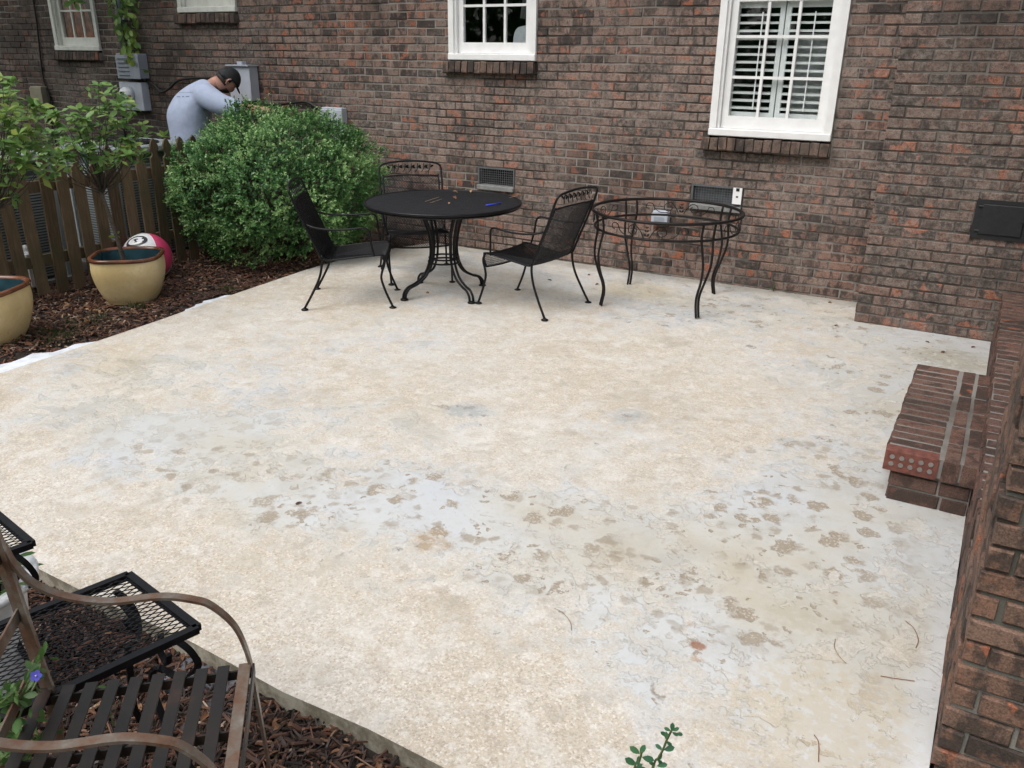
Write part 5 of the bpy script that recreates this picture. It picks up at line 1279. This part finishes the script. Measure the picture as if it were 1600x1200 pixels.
for (x, y, a, lab) in ((-2.112, -1.312, 173.5, 'black mesh armchair with leaf pattern back, between the two tables'), (-3.33, -1.055, -47.5, 'black mesh armchair behind the round table against the brick wall')):
    c = copy_tree(ch1); c.location = (x, y, gz(y)); c.rotation_euler = (0, 0, R(a)); c['label'] = lab

# glassless table frame
T2 = Vector((-1.335, -.732, gz(-.73)))
t2 = thing('table_frame', 'round dark iron table frame without its glass top, scrollwork round the rim', 'table', T2)
ht, rt = .668, .535
ang = np.linspace(0, 2*PI, 72, endpoint=False)
MB().tube([(rt*math.cos(a), rt*math.sin(a), ht) for a in ang], .0115, 8, True).build('top_ring', M['iron_dark'], t2, True, True)
MB().tube([((rt-.022)*math.cos(a), (rt-.022)*math.sin(a), ht-.118) for a in ang], .009, 8, True).build('lower_ring', M['iron_dark'], t2, True, True)
legA = [R(-130.5), R(-37.5), R(54), R(141)]
for a in legA:
    e = Vector((math.cos(a), math.sin(a), 0)); s = Vector((-e.y, e.x, 0)); lg = MB()
    for sg in (-1, 1):
        lg.tube(smooth_path([e*r_ + s*sg*w + Vector((0, 0, z)) for r_, w, z in ((.530, .048, ht-.006), (.518, .047, .56), (.535, .040, .46), (.540, .030, .37), (.512, .016, .26), (.478, .0115, .17), (.470, .011, .10), (.488, .0108, .004))], 5), .0088, 8)
    lg.build('leg', M['iron_dark'], t2, True, True)
def scroll(a0, da, flip):
    P = []
    def at(s, z): a = a0 + s*flip; rr = rt - .010; return (rr*math.cos(a), rr*math.sin(a), z)
    zc = ht - .060
    P1_ = [at((.010 + .020*k/14)*math.cos(k*.8)*2.2 + .05, zc - .006 + (.010+.020*k/14)*math.sin(k*.8)) for k in range(15)]
    P2_ = [at(-.17 + .05*math.cos(PI - k*.72)*(1-.04*k) + .05, zc + .034*math.sin(PI - k*.72)*(1-.05*k)) for k in range(10)]
    return P1_, P2_
for k in range(4):
    a0 = legA[k]; a1 = legA[(k+1) % 4] + (2*PI if k == 3 else 0); m_ = (a0 + a1)/2; so_ = MB(); rr = rt - .011
    def at(s, z): return (rr*math.cos(m_ + s/rr), rr*math.sin(m_ + s/rr), ht - .060 + z)
    for fl in (-1, 1):
        so_.tube(smooth_path([at(fl*s, z) for s, z in ((.02, -.045), (.045, .0), (.085, .036), (.125, .022), (.13, -.015), (.095, -.030), (.07, -.005), (.085, .014))], 5), .0033, 5)
        so_.tube(smooth_path([at(fl*s, z) for s, z in ((.10, -.042), (.16, -.040), (.205, -.012), (.225, .025), (.265, .028), (.275, -.002), (.250, -.012))], 5), .0033, 5)
    for z0, sc in ((-.035, 1), (-.005, .8), (.02, .6)):
        for fl in (-1, 1):
            v_, f_ = leaf_geo(.026*sc, .6, .1, .1); c_ = Vector(at(0, z0)); tg = Vector((-math.sin(m_), math.cos(m_), 0))*fl; x_ = (tg*.7 + Vector((0, 0, .7))).normalized(); y_ = Vector((math.cos(m_), math.sin(m_), 0)).cross(x_); mm = Matrix((x_, y_, x_.cross(y_))).transposed(); so_.add([c_ + mm @ Vector(p) for p in v_], f_)
    so_.build('scrollwork', M['iron_dark'], t2, True, True)

# small leaves and stains lying on the slab
for i, (u, v, tone, lab) in enumerate(((855, 437, .1, 'red-brown leaf on the slab left of the empty table frame'), (922, 428, .15, 'brown leaf on the slab just behind the table frame leg'), (936, 443, .2, 'small reddish leaf beside the left leg of the table frame'), (1477, 549, .1, 'red-brown leaf near the wall corner behind the brick step'), (666, 456, .7, 'tan leaf on the slab under the round table'), (1300, 473, .05, 'dark leaf on the slab by the wall near the chimney'), (1310, 508, .05, 'dark leaf on the slab just left of the chimney corner'), (1525, 542, .05, 'dark leaf at the foot of the chimney by the ledge'), (1445, 533, .05, 'dark leaf in front of the chimney bricks'), (472, 784, .0, 'dark crumpled leaf alone on the worn middle of the slab'))):
    p = atZ(u, v, -.012); p = atZ(u, v, gz(p.y) + .004); fallen(u, v, p.z, .045 if i < 5 else .035, 'deadleaf', tone, lab)
def needle(pts, lab, c='pine'):
    P = [atZ(u, v, gz(atZ(u, v, -.03).y) + .003) for u, v in pts]; tag(MB().tube(smooth_path(P, 5), .0013, 4).build('pine_needle', M[c]), lab, 'needle')
M['rednd'] = simple('red_brown_needle', (.22, .09, .05), .8)
needle(((1415, 970), (1428, 982), (1435, 1000), (1431, 1012)), 'curved red-brown needle near the right edge of the slab', 'rednd')
needle(((1305, 998), (1304, 1012), (1312, 1026), (1322, 1036)), 'curved tan needle left of the red-brown one on the slab')
needle(((1376, 1056), (1400, 1060), (1429, 1064)), 'straight brown needle lying below the curved needles', 'rednd')
needle(((1272, 1148), (1279, 1160), (1279, 1190)), 'red-brown needle near the bottom right of the slab', 'rednd')
needle(((866, 950), (880, 958), (891, 972), (893, 985)), 'curved dark needle in the pitted middle of the slab')
tag(MB().tube([(-.67, -.02, .0), (-.67, -.025, .05)], .004, 5).build('weed_stem', M['greenstem']), 'tiny weed stem at the foot of the wall', 'weed')
wq = thing('weed', 'tiny green weed sprouting where the wall meets the slab', 'weed', (-.63, -.03, 0)); bpy.data.objects['weed_stem'].parent = wq
for k_ in ('label', 'category'): del bpy.data.objects['weed_stem'][k_]
bpy.data.objects['weed_stem'].location = -Vector((-.63, -.03, 0))
for k in range(6): leaf_obj(wq, 'flowerleaf', (-.66 + rng.normal(0, .012), -.03, .01 + .012*k), (rng.normal(0, 1), -.8, .5), (0, 0, 1), .035, .3)

# ------------------------------------------------------------------ small mesh tables
def side_table(label, corner, ex, ey, w, l, h, base, grp):
    """corner: far right top corner; ex across, ey along"""
    t = thing('side_table', label, 'side table', (corner.x, corner.y, base), 0, grp); ex = Vector((*ex, 0)).normalized(); ey = Vector((*ey, 0)).normalized(); c = Vector((corner.x, corner.y, base + h))
    def q(a, b, z=0): return c + ex*a + ey*b + Vector((0, 0, z))
    fr = MB()
    for (a0, b0, a1, b1) in ((0, 0, w, 0), (w, 0, w, l), (w, l, 0, l), (0, l, 0, 0)):
        fr.bar([q(a0, b0, -.009), q(a1, b1, -.009)], .020, .018, (ex if a0 == a1 else ey))
    fr.build('frame', M['black_iron'], t)
    mb = MB()
    for sl in (1, -1):
        dd = Vector((.42*sl, 1, 0)).normalized(); nn = Vector((-dd.y, dd.x, 0))
        for k in range(-120, 121):
            p0 = Vector((w/2, l/2, 0)) + nn*(k*.0165); t0, t1 = -9, 9
            for ax_, lim in ((0, w), (1, l)):
                if abs(dd[ax_]) > 1e-6:
                    a_, b_ = sorted(((0-p0[ax_])/dd[ax_], (lim-p0[ax_])/dd[ax_])); t0 = max(t0, a_); t1 = min(t1, b_)
            if t1 - t0 > .01:
                A_, B_ = p0+dd*t0, p0+dd*t1; mb.bar([q(A_.x, A_.y, -.003), q(B_.x, B_.y, -.003)], .0025, .0016, ex)
    mb.build('mesh_top', M['black_iron'], t, kind='stuff')
    for b_, sgn in ((.05, 1), (l-.05, -1)):
        for a_, sa in ((.03, 1), (w-.03, -1)):
            pts_ = [q(a_, b_, -.02), q(a_-.020*sa, b_-.030*sgn, -.07), q(a_-.012*sa, b_-.045*sgn, -.13), q(a_+.03*sa, b_-.02*sgn, -.17), q(a_+.07*sa, b_+.02*sgn, -.14), q(a_+.075*sa, b_+.03*sgn, -.22), q(a_+.03*sa, b_+.02*sgn, -h*.8), q(a_+.0*sa, b_, -h+.004)]
            lg = MB(); lg.bar(smooth_path(pts_, 5), .016, .008, ey); lg.bar(smooth_path([q(a_+.03*sa, b_+.01*sgn, -.025), q(a_+.06*sa, b_+.0*sgn, -.06), q(a_+.075*sa, b_-.0*sgn, -.10), q(a_+.045*sa, b_, -.125), q(a_+.03*sa, b_, -.09)], 5), .014, .007, ey)
            lg.build('leg', M['black_iron'], t)
    return t
gdir = ((-.975, .22), (-.245, -.97))
side_table('black mesh side table at the patio edge behind the rusty armchair', Vector((-.742, -5.465, 0)), (-.985, .17), (-.255, -.967), .335, .56, .45, -.05, None)
side_table('small black mesh side table at the far left by the white pot', Vector((-1.43, -5.45, 0)), (-.985, .17), (-.255, -.967), .335, .50, .45, -.05, None)

# ------------------------------------------------------------------ white plastic pot with trailing plant
WP = Vector((-1.635, -5.55, -.11))
wp = thing('white_pot', 'white plastic pot with a flared rim between the two mesh side tables', 'plant pot', WP)
MB().lathe(WP, [(.115, 0), (.145, .32), (.150, .345)], 40, None, 0, None, False).build('body', M['potplastic'], wp, True)
MB().lathe(WP, [(.150, .338), (.182, .342), (.186, .358), (.180, .366), (.146, .360), (.140, .32)], 40, None, 0, None, False).build('rim', M['potplastic'], wp, True)
MB().lathe(WP, [(.142, .315), (.05, .325), (0, .323)], 24).build('soil', M['soil'], wp, True)
pp = thing('pot_plant', 'small plant with narrow green leaves growing in the white pot', 'plant', WP + Vector((0, 0, .32)))
mb = MB()
for k in range(9):
    a = rng.uniform(0, 2*PI); c = WP + Vector((.06*math.cos(a), .06*math.sin(a), .32)); e = c + Vector((.09*math.cos(a), .09*math.sin(a), rng.uniform(.03, .10))); mb.tube(smooth_path([c, c.lerp(e, .5) + Vector((0, 0, .03)), e], 3), .0025, 5)
    for j in range(4): leaf_obj(pp, 'flowerleaf', c.lerp(e, .4 + .2*j), Vector((math.cos(a + rng.normal(0, .8)), math.sin(a + rng.normal(0, .8)), rng.uniform(0, .6))), EZ, .055, .45, W=.3)
mb.build('stem', M['greenstem'], pp)

# ------------------------------------------------------------------ rusty armchair
S0 = Vector((-.5217, -5.5034, 0)); dv = Vector((.668, -.744, 0)).normalized(); ev_ = Vector((.744, .668, 0)).normalized()
CW = .385; gb = -.115
arm = thing('metal_armchair', 'rusty slatted metal armchair with curved arms at the near left corner', 'armchair', (S0.x, S0.y, gb))
def A_(e, w, z): return S0 + ev_*e + dv*w + Vector((0, 0, z))
for i in range(10):
    e = -.013 - i*.0452
    b_ = MB(); b_.chbox(A_(e, CW/2, .408), (.0262, CW + .01, .004), .001, Matrix((ev_, dv, EZ)).transposed()); o = b_.build('slat', M['slatsteel'] if i else M['rust'], arm)
for w in (.012, CW/2, CW-.012): MB().bar([A_(0, w, .394), A_(-.44, w, .388)], .005, .022, dv).build('seat_rail', M['slatsteel'], arm)
MB().bar([A_(.006, 0, .398), A_(.006, CW, .398)], .004, .026, EZ*0 + ev_).build('front_rail', M['slatsteel'], arm)
prof = [(-.452, .80), (-.436, .755), (-.426, .717), (-.40, .669), (-.347, .630), (-.265, .606), (-.165, .605), (-.103, .589), (-.066, .568), (-.026, .512), (-.007, .441), (.0, .369), (.006, .22), (.012, .06), (.014, gb)]
for w, sw in ((-.008, -1), (CW + .008, 1)):
    a_ = MB(); a_.bar(smooth_path([A_(e, w, z) for e, z in prof], 5), .020, .0065, dv); a_.build('arm', M['rust'], arm, False)
    b_ = MB(); b_.bar([A_(-.470, w, 1.02), A_(-.446, w, .76), A_(-.434, w, .60), A_(-.424, w, .456), A_(-.414, w, .36), A_(-.43, w, .2), A_(-.46, w, gb)], .006, .026, dv); b_.bar([A_(-.455, w+.007*-sw, 1.0), A_(-.428, w+.007*-sw, .62), A_(-.405, w+.007*-sw, .36)], .010, .010, dv); b_.build('back_post', M['rust'], arm)
    MB().tube([A_(-.012, w - sw*-.001, .392), A_(-.012, w + sw*.010, .392)], .006, 8).build('bolt', M['slatsteel'], arm)
for z in (.47, .60, .74, .88, 1.0): MB().bar([A_(-.430 - (z-.45)*.06, -.005, z), A_(-.430 - (z-.45)*.06, CW+.005, z)], .030, .004, EZ).build('back_rail', M['rust'], arm)

# flowering plant through the armchair
fp = thing('flowering_plant', 'trailing plant with blue-violet flowers growing through the rusty armchair', 'plant', near(20, 1190, S0, -.12))
fpb = Vector((-.78, -5.86, .30)); mb = MB()
stems = [[(-30, 1180), (0, 1150), (20, 1110), (45, 1065), (68, 1022)], [(-20, 1220), (5, 1190), (22, 1160), (30, 1120), (60, 1060)], [(-30, 1110), (0, 1098), (18, 1085), (30, 1075)], [(40, 1200), (50, 1165), (80, 1130)], [(-10, 1200), (10, 1180), (30, 1168)]]
for sp_ in stems:
    pth = smooth_path([near(u, v, fpb, rng.uniform(-.04, .04)) for u, v in sp_], 5); mb.tube(pth, .0022, 5)
    for q in pth[2::1]:
        for k in range(2):
            leaf_obj(fp, 'flowerleaf', q + rv(.006), rv(1) + Vector((0, 0, .3)), (CAM-q).normalized() + rv(.5), rng.uniform(.022, .040), .5, W=.5)
mb.build('stem', M['greenstem'], fp)
for (u, v, s_) in ((56, 1056, .0115),):
    c = near(u, v, fpb, -.05); fl = MB(); dirn = (CAM-c).normalized(); a1 = dirn.orthogonal().normalized(); b1 = dirn.cross(a1)
    for k in range(5):
        t_ = k*2*PI/5; x_ = (a1*math.cos(t_) + b1*math.sin(t_) + dirn*.25).normalized(); y_ = dirn.cross(x_).normalized(); mm = Matrix((x_, y_, x_.cross(y_))).transposed(); v_, f_ = leaf_geo(s_, .85, .1, .1); fl.add([c + mm @ Vector(p) for p in v_], f_, (.4, .5, .5))
    f_o = fl.build('flower', M['petal'], fp, True); MB().lathe(c + dirn*.003, [(.0018, -.001), (.0018, .001), (0, .002)], 8).build('flower_eye', M['whiteplastic'], f_o, True)
wl = thing('mulch_seedling', 'small leafy seedling with a pale violet flower in the mulch behind the armchair', 'plant', (0, 0, 0)); q0 = near(165, 1075, Vector((-.95, -5.6, 0)), 0); wl.location = q0; ORG[wl.name] = q0.copy()
for k in range(8): leaf_obj(wl, 'flowerleaf', q0 + rv(.012), rv(1) + Vector((0, 0, .4)), EZ, .028, .3, W=.6)
MB().tube([q0, q0 + Vector((.0, 0, -.12))], .002, 4).build('stem', M['greenstem'], wl)

# ------------------------------------------------------------------ sprig in the foreground
spb = Vector((.40, -5.36, .45))
sprg = thing('green_sprig', 'two thin leafy green twigs rising at the bottom edge in front of the slab', 'plant', Vector((.36, -5.45, -.12)))
mb = MB()
def sprig(pts_, lv, s_):
    P = [near(u, v, spb) for u, v in pts_]; P.append(P[-1] + Vector((-.01, -.05, -.18))); P.append(Vector((P[-1].x, P[-1].y - .03, -.12))); mb.tube(smooth_path(P, 5), .0022, 5)
    R_ = CM @ Vector((1, 0, 0)); U_ = CM @ Vector((0, 1, 0))
    for (u, v, ang, k) in lv:
        c = near(u, v, spb, rng.uniform(-.01, .01)); d = R_*math.cos(R(ang)) + U_*math.sin(R(ang)) + (CAM-c).normalized()*rng.uniform(-.3, .3)
        leaf_obj(sprg, 'sprigleaf', c, d, (CAM-c).normalized() + rv(.25), s_*k, .45, W=.5)
sprig([(1049, 1142), (1042, 1156), (1036, 1171), (1028, 1186), (1020, 1202)], [(1050,1143,85,1.0),(1048,1142,155,.75),(1051,1142,25,.75),(1050,1144,-30,.7),(1056,1146,-10,.8),(1043,1150,150,.9),(1042,1157,95,1.0),(1041,1158,-40,.8),(1035,1172,140,.9),(1037,1172,15,1.25),(1034,1175,-110,.9),(1028,1186,-55,.9),(1024,1196,150,.8),(1026,1197,10,1.2),(1018,1202,60,.7),(1012,1203,170,1.0)], .0175)
sprig([(1003, 1174), (1001, 1183), (997, 1194), (990, 1204)], [(1000,1178,145,1.25),(1000,1178,60,1.1),(1003,1183,-15,1.3),(1000,1182,-110,.8),(994,1195,150,1.4),(996,1196,80,.9),(992,1203,40,1.0)], .0185)
mb.build('stem', M['greenstem'], sprg)
bpy.context.view_layer.update()
